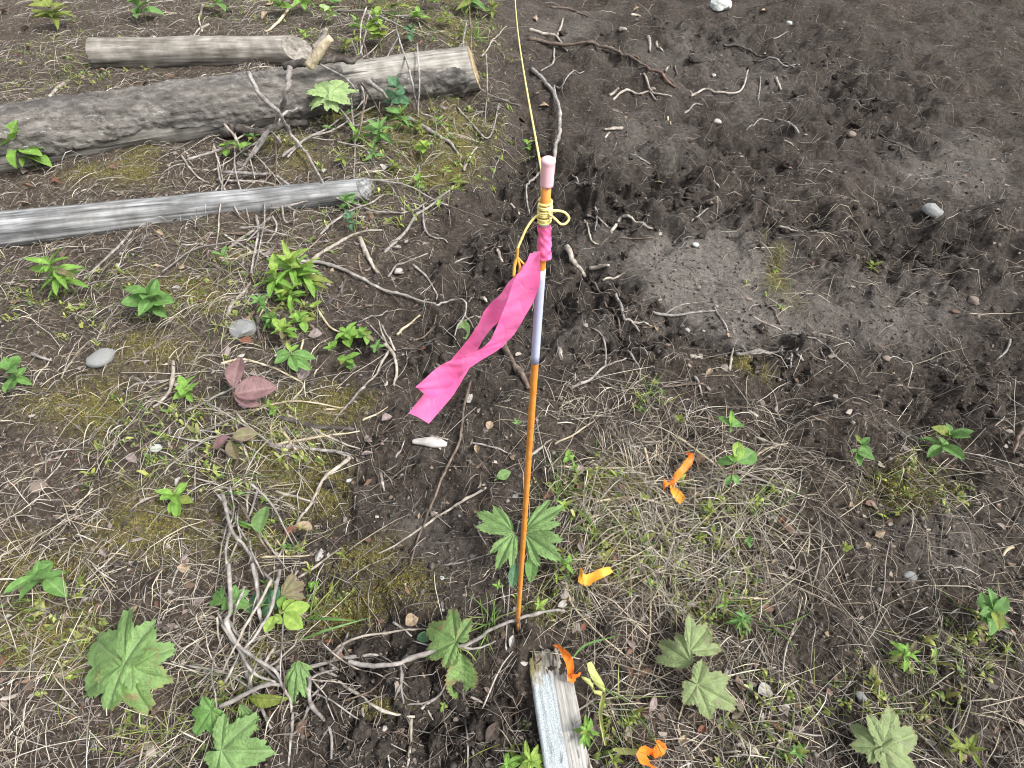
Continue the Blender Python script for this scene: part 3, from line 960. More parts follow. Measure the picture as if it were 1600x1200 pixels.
ground_ribbon('orange_ribbon', 'knotted orange ribbon lying in straw, one end curled upward', [
    ('tail', [((1046, 754, .012), (1051, 758, .012)), ((1054, 741, .022), (1064, 744, .018)), ((1063, 731, .03), (1074, 733, .02)), ((1072, 719, .03), (1081, 724, .024)), ((1076, 712, .028), (1084, 711, .034)), ((1071, 707, .022), (1078, 707, .034))], ORT),
    ('tail', [((1047, 756, .012), (1050, 757, .012)), ((1049, 768, .016), (1058, 764, .020)), ((1056, 780, .016), (1066, 772, .026)), ((1064, 787, .010), (1071, 779, .022))], ORY),
    ('short_end', [((1047, 757, .014), (1048, 755, .014)), ((1040, 761, .02), (1042, 753, .022)), ((1036, 769, .012), (1038, 750, .024))], ORT)], ORT, 1050, 757)
ground_ribbon('orange_ribbon', 'flat yellow-orange ribbon lying right of the stake foot in the litter', [
    ('band', [((903, 907, .012), (906, 888, .03)), ((908, 911, .014), (911, 893, .03)), ((918, 915, .018), (914, 899, .018)), ((930, 907, .022), (925, 896, .022)), ((945, 900, .022), (940, 889, .026)), ((958, 893, .012), (953, 886, .022))], ORY)], ORY, 930, 900)
ground_ribbon('orange_ribbon', 'orange ribbon poking out from under the mossy end of the plank', [
    ('band', [((864, 1008, .02), (868, 1006, .025)), ((873, 1014, .028), (880, 1013, .03)), ((880, 1026, .032), (891, 1025, .034)), ((886, 1042, .03), (896, 1039, .036)), ((887, 1055, .022), (896, 1050, .03)), ((887, 1064, .018), (896, 1066, .02))], ORT),
    ('short_end', [((889, 1064, .014), (890, 1053, .03)), ((896, 1066, .016), (898, 1055, .032)), ((902, 1058, .018), (907, 1051, .03))], ORT)], ORT, 885, 1040)
ground_ribbon('orange_ribbon', 'folded orange ribbon with a torn end, lying beside the yellow tape strip', [
    ('band', [((1022, 1200, .03), (1034, 1204, .012)), ((1004, 1194, .045), (1020, 1198, .02)), ((996, 1180, .05), (1013, 1189, .02)), ((1001, 1169, .045), (1010, 1180, .018)), ((1010, 1167, .04), (1017, 1180, .012)), ((1023, 1173, .03), (1027, 1183, .012))], ORT),
    ('torn_end', [((1020, 1172, .03), (1022, 1184, .016)), ((1026, 1164, .035), (1035, 1179, .02)), ((1023, 1157, .04), (1040, 1168, .028)), ((1032, 1157, .035), (1038, 1161, .03))], ORT)], ORT, 1012, 1178)
ground_ribbon('yellow_tape_strip', 'twisted faded yellow tape lying right of the plank, two ends raised', [
    ('tail', [((942, 1080, .012), (946, 1081, .012)), ((930, 1068, .03), (942, 1068, .03)), ((921, 1050, .045), (932, 1050, .045)), ((917, 1036, .05), (923, 1034, .05))], YEL),
    ('tail', [((942, 1080, .012), (940, 1087, .012)), ((930, 1079, .02), (929, 1083, .022)), ((921, 1071, .03), (926, 1070, .035)), ((912, 1062, .04), (918, 1060, .04)), ((908, 1057, .04), (910, 1057, .04))], YEL),
    ('stem', [((944, 1082, .012), (947, 1080, .012)), ((938, 1095, .012), (944, 1096, .014)), ((936, 1115, .01), (941, 1116, .012)), ((939, 1140, .01), (943, 1140, .012)), ((945, 1165, .01), (948, 1165, .012))], YEL),
    ('strip', [((957, 1172, .012), (958, 1169, .014)), ((972, 1178, .014), (972, 1169, .016)), ((996, 1179, .018), (996, 1171, .02))], YEL)], YEL, 943, 1084, 'tape')

# ------------------------------------------------------------------ PLANK
def plank_mat():
    m, nt, b = new_mat('weathered_plank')
    uv = attr(nt, 'across').outputs['Fac']; al = attr(nt, 'along').outputs['Fac']
    v = coords(nt, 'Object', (5, 170, 170))
    n = noise(nt, 1.0, 6, v, .65)
    wood = ramp(nt, n, [(.30, (.075, .069, .062)), (.41, (.235, .225, .208)), (.52, (.35, .342, .322)), (.7, (.45, .442, .42))])
    wood = mixc(nt, .6, wood, ramp(nt, noise(nt, 9, 5, coords(nt), .6), [(.35, (.5, .48, .45)), (.6, (1.15, 1.15, 1.15))]), 'MULTIPLY')
    nb = noise(nt, 26, 5, coords(nt), .65)
    sp = noise(nt, 520, 3, coords(nt), .7)
    paint = ramp(nt, sp, [(.34, (.16, .175, .182)), (.5, (.30, .335, .352)), (.66, (.43, .475, .495))])
    pm = math_n(nt, 'MULTIPLY', ramp(nt, math_n(nt, 'ADD', uv, math_n(nt, 'MULTIPLY', nb, .10)), [(.54, (1, 1, 1)), (.60, (0, 0, 0))]),
                ramp(nt, math_n(nt, 'ADD', al, math_n(nt, 'MULTIPLY', nb, .10)), [(.125, (0, 0, 0)), (.15, (1, 1, 1))]))
    c = mixc(nt, pm, wood, paint)
    blk = noise(nt, 1.0, 4, coords(nt, 'Object', (22, 70, 70)))
    bm_ = math_n(nt, 'MULTIPLY', ramp(nt, blk, [(.55, (0, 0, 0)), (.60, (.9, .9, .9))]), ramp(nt, al, [(.22, (0, 0, 0)), (.35, (1, 1, 1))]))
    c = mixc(nt, bm_, c, (.035, .033, .03))
    end = ramp(nt, math_n(nt, 'ADD', al, math_n(nt, 'MULTIPLY', nb, .16)), [(.12, (1, 1, 1)), (.18, (0, 0, 0))])
    rot = ramp(nt, n, [(.3, (.07, .06, .047)), (.48, (.21, .19, .155)), (.7, (.36, .335, .285))])
    c = mixc(nt, end, c, rot)
    ms = math_n(nt, 'MULTIPLY', end, ramp(nt, math_n(nt, 'ADD', uv, math_n(nt, 'MULTIPLY', nb, .7)), [(.52, (1, 1, 1)), (.68, (0, 0, 0))]))
    c = mixc(nt, math_n(nt, 'MULTIPLY', ms, .8), c, ramp(nt, sp, [(.35, (.07, .065, .015)), (.65, (.25, .21, .06))]))
    nt.links.new(c, b.inputs['Base Color'])
    b.inputs['Roughness'].default_value = .85
    nt.links.new(bump(nt, n, .7, .0025), b.inputs['Normal'])
    return m

def build_plank():
    root = bpy.data.objects.new('plank', None)
    COL.objects.link(root)
    T = P(854, 1010, .030); Bt = P(888, 1205, .030)
    X = (Bt - T); X.z *= .5; X.normalize()
    L = 0.62
    Yv = Vector((0, 0, 1)).cross(X).normalized(); Z = X.cross(Yv)
    if Yv.x < 0:
        pass
    M = Matrix((X, Yv, Z)).transposed().to_4x4(); M.translation = T
    root.matrix_world = M
    W, TH = .041, .032
    nu, nl = 30, 90
    u = np.linspace(-1, 1, nu); s = np.linspace(0, 1, nl)
    S, U = np.meshgrid(s, u, indexing='ij')
    jag = .014 * np.abs(gn(u * 5.5, u * 0 + 2.2, 3)) + .012 * gn(u * 17, u * 0 + 4.2, 5) + .018 * (u * 1.0) ** 2
    fray = (1 - S) ** 14
    # which side is left in the picture: local Y points to the viewer's right when X points to the viewer
    x = S * L + jag[None, :] * (1 - S) ** 3
    y = U * W * (1 + .02 * gn(S * 9, U * 0 + 1.1))
    z = .0016 * gn(S * 3, U * 9) - .0035 * np.clip(1 - np.abs(U - .05) * 16, 0, 1) + fray * (.012 * gn(U * 9, S * 40) - .008) - .006 * np.clip(np.abs(U) - .92, 0, 1) * 8
    top = np.stack([x, y, z], -1)
    bot = np.stack([x, y * .98, np.full_like(x, -TH) + fray * .01 * np.abs(gn(U * 7, S * 30, 9))], -1)
    V = np.concatenate([top.reshape(-1, 3), bot.reshape(-1, 3)])
    N = nl * nu
    F = []
    for i in range(nl - 1):
        for k in range(nu - 1):
            a = i * nu + k
            F.append((a, a + nu, a + nu + 1, a + 1))
            F.append((N + a, N + a + 1, N + a + nu + 1, N + a + nu))
    for i in range(nl - 1):
        a, b = i * nu, (i + 1) * nu
        F.append((a, N + a, N + b, b)); a += nu - 1; b += nu - 1
        F.append((a, b, N + b, N + a))
    for k in range(nu - 1):
        F.append((k, k + 1, N + k + 1, N + k)); a = (nl - 1) * nu + k
        F.append((a, N + a, N + a + 1, a + 1))
    me = mesh_np('plank_board', V, np.array(F), [plank_mat()])
    side = np.concatenate([U.ravel(), U.ravel()])
    left = side * (-1 if Yv.x > 0 else 1)              # +1 on the picture's left
    fattr(me, 'across', (1 - left) / 2)
    fattr(me, 'along', np.concatenate([S.ravel()] * 2))
    link('board', me, root)
    # splinters at the frayed end
    for k in range(7):
        q = random.uniform(-.8, .8)
        p0 = Vector((.03 + random.uniform(0, .02), q * W, -.007)); p1 = p0 + Vector((-random.uniform(.022, .034), random.uniform(-.004, .004), random.uniform(-.008, .004)))
        link('splinter', tube_mesh('splinter', catmull([p0, p0.lerp(p1, .5) + Vector((0, .001, .003)), p1], 6), [.0034, .0032, .003, .0026, .002, .0014, .0005], BROWNWOOD, 5, .3, seed=k), root)
    tag(root, 'weathered grey plank with rotten mossy end and pale blue sprayed paint', 'plank')
build_plank()

# ------------------------------------------------------------------ STONES
def stone_mat(name, c):
    m, nt, b = new_mat(name)
    v = coords(nt)
    n = noise(nt, 30, 5, v, .6)
    cc = ramp(nt, n, [(.3, tuple(k * .6 for k in c)), (.5, c), (.72, tuple(min(.85, k * 1.3) for k in c))])
    nt.links.new(cc, b.inputs['Base Color'])
    b.inputs['Roughness'].default_value = .85
    nt.links.new(bump(nt, n, .5, .006), b.inputs['Normal'])
    return m
STONE_M = [stone_mat('grey_stone', (.22, .225, .22)), stone_mat('pale_stone', (.40, .42, .40)), stone_mat('brown_stone', (.19, .15, .125)), stone_mat('white_stone', (.38, .355, .335))]
def stone_mesh(seed, angular=.3):
    V = ICO_V.copy()
    r = np.random.default_rng(seed)
    for _ in range(9):
        nrm = r.standard_normal(3); nrm /= np.linalg.norm(nrm)
        dd = V @ nrm; cut = r.uniform(.55, .85)
        V -= np.outer(np.clip(dd - cut, 0, None), nrm) * (.5 + angular)
    V += .10 * np.stack([gn(V[:, 0] * 2 + seed, V[:, 1] * 2 + V[:, 2]), gn(V[:, 1] * 2 + seed, V[:, 2] * 2 + V[:, 0]), gn(V[:, 2] * 2, V[:, 0] * 2 + seed)], 1)
    return mesh_np('stone', V, ICO_F, [], angular < .4)
STONES = [stone_mesh(k, .2 if k % 2 else .5) for k in range(7)]
def stone(px, py, wpx, hpx, mi, shape, name='pebble', rot=0.0, bury=.35, zs=.6):
    p = P(px, py)
    sc = dep(py) / FPX
    key = (shape, mi)
    me = STONES[shape].copy(); me.materials.append(STONE_M[mi])
    o = link(name, me, None)
    sx, sy = wpx * sc / 2, hpx * sc / 2 * 1.25
    sz = min(sx, sy) * zs
    o.scale = (sx, sy, sz)
    o.rotation_euler = (0, 0, rot)
    o.location = p + Vector((0, 0, sz * (1 - 2 * bury) * .6))
    return o
tag(stone(1127, 12, 40, 30, 1, 2, 'rock', .3, .2), 'pale grey-green rock on the dark soil at the top of the slope', 'rock')
tag(stone(377, 516, 50, 32, 0, 4, 'stone', .2, .3, .5), 'flat blue-grey stone in the litter below the leafy clumps', 'stone')
def long_stone():
    p = P(672, 697)
    sc = dep(697) / FPX
    pts = [Vector(((t - .5) * 54 * sc, -.1 * sc * 54 * (t - .5) + .004 * math.sin(t * 3), .004 - .002 * t)) for t in np.linspace(0, 1, 15)]
    rad = [sc * 8.2 * max(.12, math.sin(math.pi * (.06 + .88 * t)) ** .55) * (1 - .18 * math.sin(t * 6 + .3)) for t in np.linspace(0, 1, 15)]
    o = link('stone', tube_mesh('long_stone', pts, rad, STONE_M[3], 14, .05), None, p + Vector((0, 0, .012)))
    o.scale = (1, 1, .8)
    return o
o = long_stone()
tag(o, 'long smooth whitish stone lying on dark soil below the pink tape', 'stone')
tag(stone(1087, 383, 12, 9, 1, 3, 'pebble', 0, .2), 'small pale green pebble on the smooth pale soil patch', 'pebble')
for (px, py, w, h, mi) in [(1232, 38, 14, 10, 1), (1115, 118, 8, 7, 1), (1020, 140, 10, 9, 2), (1120, 193, 14, 12, 3), 
                           (1075, 516, 12, 9, 3), (1100, 517, 7, 5, 3), (1133, 575, 16, 12, 2), (1243, 80, 7, 6, 3), (805, 776, 12, 10, 0),
                           (760, 672, 12, 9, 2), (545, 750, 9, 8, 1), (690, 904, 8, 7, 1), (622, 424, 16, 12, 3),
                           (1228, 1103, 9, 9, 3), (600, 1138, 9, 8, 3), (628, 1140, 12, 10, 2), (693, 952, 8, 6, 1), (375, 850, 12, 9, 2),
                           (1330, 210, 18, 12, 2), (1460, 330, 36, 24, 0), (1385, 560, 14, 10, 2), (1520, 470, 20, 14, 2), (1420, 900, 22, 16, 0), (1345, 1090, 18, 14, 0), (160, 560, 44, 30, 0), (60, 760, 26, 20, 2), (245, 700, 18, 14, 1)]:
    o = stone(px, py, w, h, mi, random.randrange(7), 'pebble' if w < 30 else 'stone', random.uniform(0, 3), .3)
    later(o, ('small ' if w < 12 else '') + ['grey', 'pale', 'brown', 'whitish'][mi] + (' pebble' if w < 30 else ' stone'), 'pebble' if w < 30 else 'stone', 'pebbles on the soil', px, py)

# ------------------------------------------------------------------ TWIGS AND STICKS (each a thing)
TWIG = {
    'grey': wood_mat('grey_twig_bark', (.11, .10, .092), (.24, .22, .205), (.40, .375, .345), (60, 60, 60), .85, .4, .001),
    'pale': wood_mat('pale_twig_bark', (.17, .147, .122), (.33, .292, .248), (.46, .42, .37), (60, 60, 60), .8, .3, .001),
    'straw': wood_mat('straw_stalk', (.30, .24, .155), (.50, .42, .295), (.62, .55, .42), (60, 60, 60), .7, .2, .001),
    'brown': wood_mat('brown_twig_bark', (.05, .037, .028), (.125, .092, .07), (.22, .175, .14), (60, 60, 60), .9, .5, .001),
    'dark': wood_mat('dark_twig_bark', (.022, .018, .016), (.060, .050, .044), (.125, .108, .095), (60, 60, 60), .9, .5, .001),
    'red': wood_mat('reddish_twig_bark', (.09, .045, .035), (.19, .105, .08), (.28, .185, .15), (60, 60, 60), .85, .4, .001),
    'green': wood_mat('green_stalk', (.10, .13, .035), (.18, .22, .06), (.28, .31, .11), (60, 60, 60), .6, .2, .001)}
twig_id = [0]
def twig(points, wpx, kind, sub=(), px_label=None, label=None, lift=.006, cat='twig', name='twig'):
    """points: photo pixels (x, y[, height above ground]); wpx: thickness in photo pixels"""
    twig_id[0] += 1
    sd_ = twig_id[0]
    def path(pp, w, par=None):
        ptsn = [P(q[0], q[1], q[2] if len(q) > 2 else lift) for q in pp]
        L = sum((ptsn[i + 1] - ptsn[i]).length for i in range(len(ptsn) - 1))
        n = int(min(44, max(8, L / .012)))
        c = catmull(ptsn, n)
        scl = dep(np.mean([q[1] for q in pp])) / FPX
        r0 = w * scl / 2
        rr = random.Random(sd_ * 7 + len(pp))
        ph = rr.uniform(0, 6)
        gz = height(np.array([p.x for p in c]), np.array([p.y for p in c]))
        hs_ = np.array([p.z for p in c]) - gz            # height over the ground as drawn
        extra = np.maximum(np.interp(np.linspace(0, 1, n + 1), np.linspace(0, 1, len(pp)), [q[2] if len(q) > 2 else lift for q in pp]), 0)
        k_ = max(1, n // 8)
        mx = np.array([gz[max(0, i - k_):i + k_ + 1].max() for i in range(n + 1)])
        sm = np.array([mx[max(0, i - k_):i + k_ + 1].mean() for i in range(n + 1)])
        for i in range(n + 1):                          # a stiff stick bridges the hollows under it
            c[i].z = max(.75 * sm[i] + .25 * gz[i], gz[i] - .2 * r0) + r0 * .35 + (extra[i] - min(lift, .006) if extra[i] > .012 else 0)
        kx = ky = 0.0
        for i in range(1, n + 1):                       # slight kinks at the nodes
            if rr.random() < .3 and wpx < 11:
                kx += rr.uniform(-1, 1) * r0 * .55; ky += rr.uniform(-1, 1) * r0 * .55
            kx *= .86; ky *= .86
            c[i] = c[i] + Vector((kx, ky, 0)) * (1 if kind not in ('straw', 'green') else .4)
        kn_ = {rr.randrange(1, n) for _ in range(max(1, n // 7))} if kind not in ('straw', 'green') else set()
        rad = [r0 * (1.12 - .5 * (i / n) ** 1.3) * (1.35 if i in kn_ else 1.0) for i in range(n + 1)]
        return c, rad
    c, rad = path(points, wpx)
    o0 = c[len(c) // 2].copy()
    o = link(name, tube_mesh('twig', [p - o0 for p in c], rad, TWIG[kind], 6 if wpx < 7 else 9, .35, seed=sd_), None, o0)
    for s_ in sub:
        c2, r2 = path(s_[0], s_[1])
        link('side_twig', tube_mesh('side_twig', [p - o0 for p in c2], r2, TWIG[kind], 5, .35, seed=sd_ + 99), o)
    m = points[len(points) // 2]
    if label:
        tag(o, label, cat)
    else:
        L = math.hypot(points[0][0] - points[-1][0], points[0][1] - points[-1][1])
        size = 'thick' if wpx >= 6 else ('thin' if wpx <= 3 else '')
        ln = 'long' if L > 95 else ('short' if L < 32 else '')
        (x0, y0), (x1, y1) = points[0][:2], points[-1][:2]
        bend = max((abs((x1 - x0) * (y0 - q[1]) - (x0 - q[0]) * (y1 - y0)) / max(L, 1) for q in points[1:-1]), default=0)
        shp = 'curved' if bend > .10 * L else 'straight'
        if sub: shp = 'forked'
        kindw = {'grey': 'grey', 'pale': 'pale', 'straw': 'straw-coloured', 'brown': 'brown', 'dark': 'dark', 'red': 'reddish', 'green': 'green'}[kind]
        noun = 'stalk' if kind in ('straw', 'green') else ('stick' if wpx >= 6 else 'twig')
        later(o, ' '.join(w for w in (size, ln, shp, kindw, noun) if w), 'twig', 'twigs and sticks on the ground', (points[0][0] + points[-1][0]) / 2, (points[0][1] + points[-1][1]) / 2)
    return o

# bare soil, upper right
twig([(831, 107), (848, 124), (866, 149, .02), (874, 180, .03), (874, 214, .03), (867, 247, .02), (863, 300)], 6.5, 'grey', [([(866, 149, .02), (866, 132, .03)], 4), ([(866, 132, .03), (885, 124, .02), (912, 114)], 2.5)], label='long pale grey bent branch lying behind the capped top of the stake', cat='branch', name='branch')
twig([(827, 46), (845, 52), (860, 55), (875, 68), (886, 80)], 4.5, 'pale')
twig([(825, 60), (880, 72), (940, 80), (985, 90), (1012, 104)], 5, 'brown', [([(940, 80), (985, 84), (1000, 92)], 3)], label='long dark stick lying slantwise across the soil at the top of the slope', cat='stick', name='stick')
twig([(1012, 104), (1035, 122), (1055, 137)], 4, 'red')
twig([(958, 155), (975, 143), (1000, 141), (1015, 142), (1025, 155)], 3.5, 'pale')
twig([(952, 147), (968, 136)], 5, 'pale'); twig([(1013, 58), (1015, 80)], 6, 'grey'); twig([(1025, 67), (1035, 79)], 4, 'pale')
twig([(1080, 150), (1100, 140), (1120, 145), (1155, 146), (1166, 118)], 3.5, 'pale'); twig([(1213, 121), (1219, 143)], 4.5, 'pale')
twig([(1070, 175), (1084, 162), (1098, 163)], 3, 'grey'); twig([(870, 55), (877, 40), (879, 28)], 4, 'pale')
twig([(1130, 70), (1170, 80), (1200, 90), (1240, 105)], 3.5, 'dark'); twig([(985, 240), (1000, 246), (1016, 256)], 3, 'grey')
twig([(866, 73), (865, 95), (845, 110)], 3, 'grey'); twig([(845, 262), (827, 285), (822, 312), (832, 342)], 3.5, 'grey')
twig([(1003, 130), (1020, 145), (1050, 150)], 3, 'pale'); twig([(1048, 100), (1058, 118)], 3, 'brown'); twig([(1076, 132), (1088, 146)], 2.5, 'pale')
twig([(1040, 112), (1046, 102)], 3, 'pale'); twig([(985, 27), (1000, 25)], 4, 'pale'); twig([(968, 48), (980, 46)], 5, 'pale')
twig([(1245, 215), (1225, 190), (1195, 190), (1165, 205)], 2.5, 'grey'); twig([(1180, 95), (1215, 92), (1250, 100)], 2.5, 'grey'); twig([(1225, 218), (1240, 228)], 2.5, 'pale')
twig([(945, 215), (953, 205)], 3, 'pale'); twig([(1043, 185), (1048, 195)], 3, 'straw'); twig([(1188, 120), (1186, 165)], 2, 'grey'); twig([(860, 10), (900, 17), (920, 25)], 3, 'brown')
twig([(895, 262), (915, 288)], 3, 'grey'); twig([(890, 285), (930, 288)], 2.5, 'grey'); twig([(1115, 282), (1125, 294)], 3, 'grey')
# middle right
twig([(885, 388), (897, 405), (906, 420), (917, 434)], 8, 'pale', label='thick pale stick on bare soil just right of the tape knot', cat='stick', name='stick')
twig([(917, 434), (935, 455), (955, 470)], 4, 'brown'); twig([(922, 418), (937, 417), (952, 414)], 6.5, 'pale')
twig([(914, 338), (917, 352), (922, 370), (936, 382)], 3.5, 'pale'); twig([(918, 331), (938, 341), (958, 353)], 3.5, 'grey')
twig([(954, 362), (968, 346), (976, 339), (986, 346), (1005, 347)], 5, 'pale', [([(1005, 347), (1018, 355), (1031, 363)], 3)])
twig([(930, 322), (932, 345), (929, 364)], 3, 'grey'); twig([(958, 378), (975, 369), (1020, 369)], 3, 'brown'); twig([(942, 438), (965, 432), (978, 424)], 3.5, 'pale')
twig([(963, 458), (968, 475), (975, 495), (986, 505), (999, 518)], 4.5, 'grey'); twig([(945, 470), (963, 492), (970, 527)], 3.5, 'brown')
twig([(981, 497), (1000, 504), (1022, 510)], 3.5, 'pale'); twig([(1018, 481), (1028, 489), (1068, 491), (1096, 487), (1120, 484)], 4.5, 'grey', [([(1040, 489), (1062, 475), (1090, 471)], 2.5)])
twig([(1002, 513), (1022, 508), (1045, 496)], 3, 'brown'); twig([(1080, 345), (1092, 337), (1107, 325)], 3, 'grey'); twig([(1196, 473), (1212, 487), (1220, 506)], 4, 'brown')
twig([(1178, 492), (1203, 506), (1222, 515)], 3.5, 'pale'); twig([(1117, 478), (1128, 498), (1138, 517)], 3.5, 'grey')
twig([(1149, 554), (1165, 552), (1190, 551), (1220, 556), (1255, 568)], 5, 'grey', [([(1160, 540), (1172, 549), (1190, 551)], 4), ([(1246, 546), (1236, 556), (1228, 560)], 3)], label='forked grey branch lying low at the right margin of the soil', cat='branch', name='branch')
twig([(1140, 577), (1143, 560), (1147, 543)], 4, 'pale'); twig([(1078, 555), (1096, 557)], 6, 'pale'); twig([(1217, 355), (1255, 359)], 3, 'pale')
twig([(893, 607), (922, 594), (943, 575), (955, 567), (978, 562)], 4, 'grey', [([(946, 570), (945, 545), (937, 524), (922, 511)], 3)])
twig([(992, 531), (1002, 543), (1012, 555)], 3, 'grey'); twig([(785, 535), (795, 556), (808, 582), (826, 610)], 11, 'brown', label='thick brown bark-covered stick behind the sleeved middle of the stake', cat='stick', name='stick')
twig([(874, 543), (878, 562)], 7, 'pale'); twig([(903, 555), (920, 572)], 2.5, 'brown'); twig([(980, 550), (1000, 575), (998, 600)], 3, 'grey'); twig([(1223, 540), (1235, 575)], 4, 'grey')
# upper-left bank
twig([(390, 118, .30), (410, 150, .25), (435, 175, .22), (455, 212, .05), (485, 255, .03), (512, 303, .05)], 5, 'grey')
twig([(455, 112, .30), (447, 145, .26), (431, 200, .08), (405, 235, .03), (378, 262)], 6, 'grey', [([(431, 200, .08), (452, 185, .1), (466, 170, .1)], 4)])
twig([(483, 103, .22), (498, 83, .27), (517, 60, .32)], 12, 'straw', label='thick broken stub of bare brown branch standing up behind the large log', cat='stick', name='stick')
twig([(492, 78, .2), (503, 58, .25), (510, 44, .28)], 7, 'pale')
twig([(444, 108, .22), (470, 98, .23), (495, 98, .23), (530, 92, .22), (545, 97, .215), (566, 88, .225)], 8, 'dark', label='gnarled dark root lying along the top of the large log', cat='root', name='root')
twig([(345, 208, .03), (375, 205, .03), (410, 212, .03), (448, 200, .03), (482, 194, .03)], 13, 'dark', label='rough dark slab of fallen bark under the left of the large log', cat='bark', name='bark_slab')
twig([(637, 183, .03), (670, 202, .02), (702, 222), (722, 246)], 5.5, 'grey')
twig([(350, 274, .02), (400, 272, .02), (430, 275, .02), (462, 299, .04)], 4.5, 'grey'); twig([(340, 283), (380, 283), (430, 290), (460, 305, .05)], 3.5, 'pale')
twig([(372, 266), (395, 240, .03), (420, 210, .04), (438, 222, .03)], 4, 'grey'); twig([(350, 193, .08), (368, 215, .06), (376, 240)], 4, 'pale')
twig([(548, 152, .1), (551, 190, .03), (555, 235), (553, 278)], 3, 'grey'); twig([(530, 168, .08), (552, 195, .04), (565, 190, .04), (590, 185)], 3, 'grey')
twig([(620, 50, .1), (640, 110, .2), (652, 172, .03)], 2.5, 'grey'); twig([(652, 70, .2), (655, 120, .14), (653, 184)], 2.5, 'grey')
twig([(565, 130, .2), (585, 160, .1), (600, 190)], 3, 'brown'); twig([(575, 128, .2), (595, 142, .16), (608, 155, .1)], 5, 'grey'); twig([(500, 100, .23), (540, 122, .2), (560, 145, .15)], 2.5, 'grey')
twig([(715, 168), (740, 195), (765, 215), (780, 160)], 3, 'grey'); twig([(725, 268), (738, 240), (745, 228)], 4, 'pale'); twig([(655, 260), (655, 310)], 2.5, 'grey')
twig([(600, 393), (640, 358), (672, 330), (704, 298)], 4.5, 'grey', label='long straight grey stick slanting across the bank edge', cat='stick', name='stick')
twig([(488, 406), (512, 390), (540, 372), (565, 361), (598, 359)], 4.5, 'pale'); twig([(562, 371), (570, 390), (580, 410), (591, 426)], 7, 'pale', label='stout pale bare stick end just below the slim split log', cat='stick', name='stick')
twig([(470, 303, .05), (520, 308, .04), (590, 330, .02), (640, 330), (665, 322)], 2.5, 'grey'); twig([(605, 431), (618, 415), (640, 405), (668, 396)], 3, 'grey')
twig([(645, 412), (668, 434), (681, 455), (682, 468)], 3.5, 'grey'); twig([(662, 322), (665, 360), (690, 372), (700, 380)], 3, 'grey')
twig([(420, 408), (475, 409), (515, 414), (552, 432), (600, 455), (640, 467), (680, 472)], 5.5, 'grey', [([(680, 472, .01), (705, 471, .02), (728, 475, .03), (724, 500, .03), (711, 530, .01)], 3), ([(726, 490, .03), (740, 510, .01)], 2.5)], label='long arching grey branch with a drooping tip, right of the bright leafy clump', cat='branch', name='branch')
twig([(350, 395), (380, 370), (405, 352), (424, 338)], 4, 'grey'); twig([(350, 365), (380, 385), (407, 402)], 3, 'pale'); twig([(345, 408), (375, 392), (415, 378)], 3, 'grey')
twig([(400, 335, .02), (402, 370, .02), (394, 430, .02)], 4, 'grey'); twig([(425, 336, .03), (432, 355, .02), (415, 380)], 3, 'grey'); twig([(440, 320, .05), (445, 345, .02), (465, 340)], 3, 'grey')
twig([(354, 494), (367, 468), (383, 452), (391, 440)], 4.5, 'pale'); twig([(400, 455), (410, 475), (436, 492)], 3.5, 'grey'); twig([(426, 432), (417, 468), (405, 495)], 3, 'straw')
twig([(402, 492), (404, 532)], 6.5, 'dark'); twig([(505, 478), (528, 462), (541, 432)], 6, 'dark'); twig([(380, 500), (397, 485)], 5, 'red')
twig([(600, 540, .02), (611, 547, .02), (620, 572, .01), (615, 600)], 5.5, 'pale', [([(609, 545, .02), (592, 578, .01), (568, 602)], 4), ([(609, 545, .02), (597, 520, .03), (592, 500, .03)], 3), ([(617, 548, .02), (596, 505, .03)], 3), ([(612, 540, .02), (600, 530), (570, 500)], 2.5)], label='small forked pale driftlike branch right of the serrated green sprigs', cat='branch', name='branch')
twig([(620, 521), (638, 507), (656, 491)], 4, 'straw'); twig([(545, 505), (575, 495), (605, 485)], 2.5, 'grey'); twig([(645, 530), (675, 512), (682, 490)], 2.5, 'brown'); twig([(560, 395), (563, 425)], 4, 'brown')
twig([(710, 408), (725, 402), (740, 397)], 2.5, 'grey'); twig([(715, 500), (740, 492), (752, 493)], 2.5, 'pale'); twig([(752, 465), (762, 472)], 6, 'pale'); twig([(776, 389), (786, 408)], 5, 'pale')
# left, middle
twig([(345, 567), (378, 560), (420, 573), (455, 590), (474, 602), (452, 627)], 3.5, 'straw'); twig([(345, 646), (400, 640), (430, 630), (475, 627), (532, 638)], 3.5, 'straw')
twig([(448, 647), (500, 675), (562, 700)], 4.5, 'pale'); twig([(430, 697), (470, 688), (520, 678), (562, 672)], 4, 'straw'); twig([(438, 668), (452, 688), (473, 717)], 4.5, 'straw')
twig([(415, 690), (440, 697), (475, 700), (518, 705), (544, 712)], 6.5, 'grey', [([(518, 705), (540, 708), (552, 716)], 4)])
twig([(547, 713), (520, 735), (502, 757), (488, 785), (474, 805), (458, 827)], 5.5, 'pale', label='long pale bowed stick running down to the seedlings left of the stake', cat='stick', name='stick')
twig([(400, 645), (450, 655), (490, 664), (520, 666), (556, 671)], 8, 'dark', label='thick half-buried dark grey stick beyond the mossy patch at left', cat='stick', name='stick')
twig([(375, 688), (383, 705), (391, 726)], 4.5, 'pale'); twig([(570, 602), (548, 628), (520, 660)], 4, 'grey'); twig([(430, 766), (465, 776), (496, 785)], 4, 'pale')
twig([(736, 600), (729, 635), (722, 665), (718, 692), (702, 725), (690, 752), (682, 775), (663, 815), (650, 850), (638, 886)], 4, 'brown', label='long thin brown root winding down the soil left of the stake', cat='root', name='root')
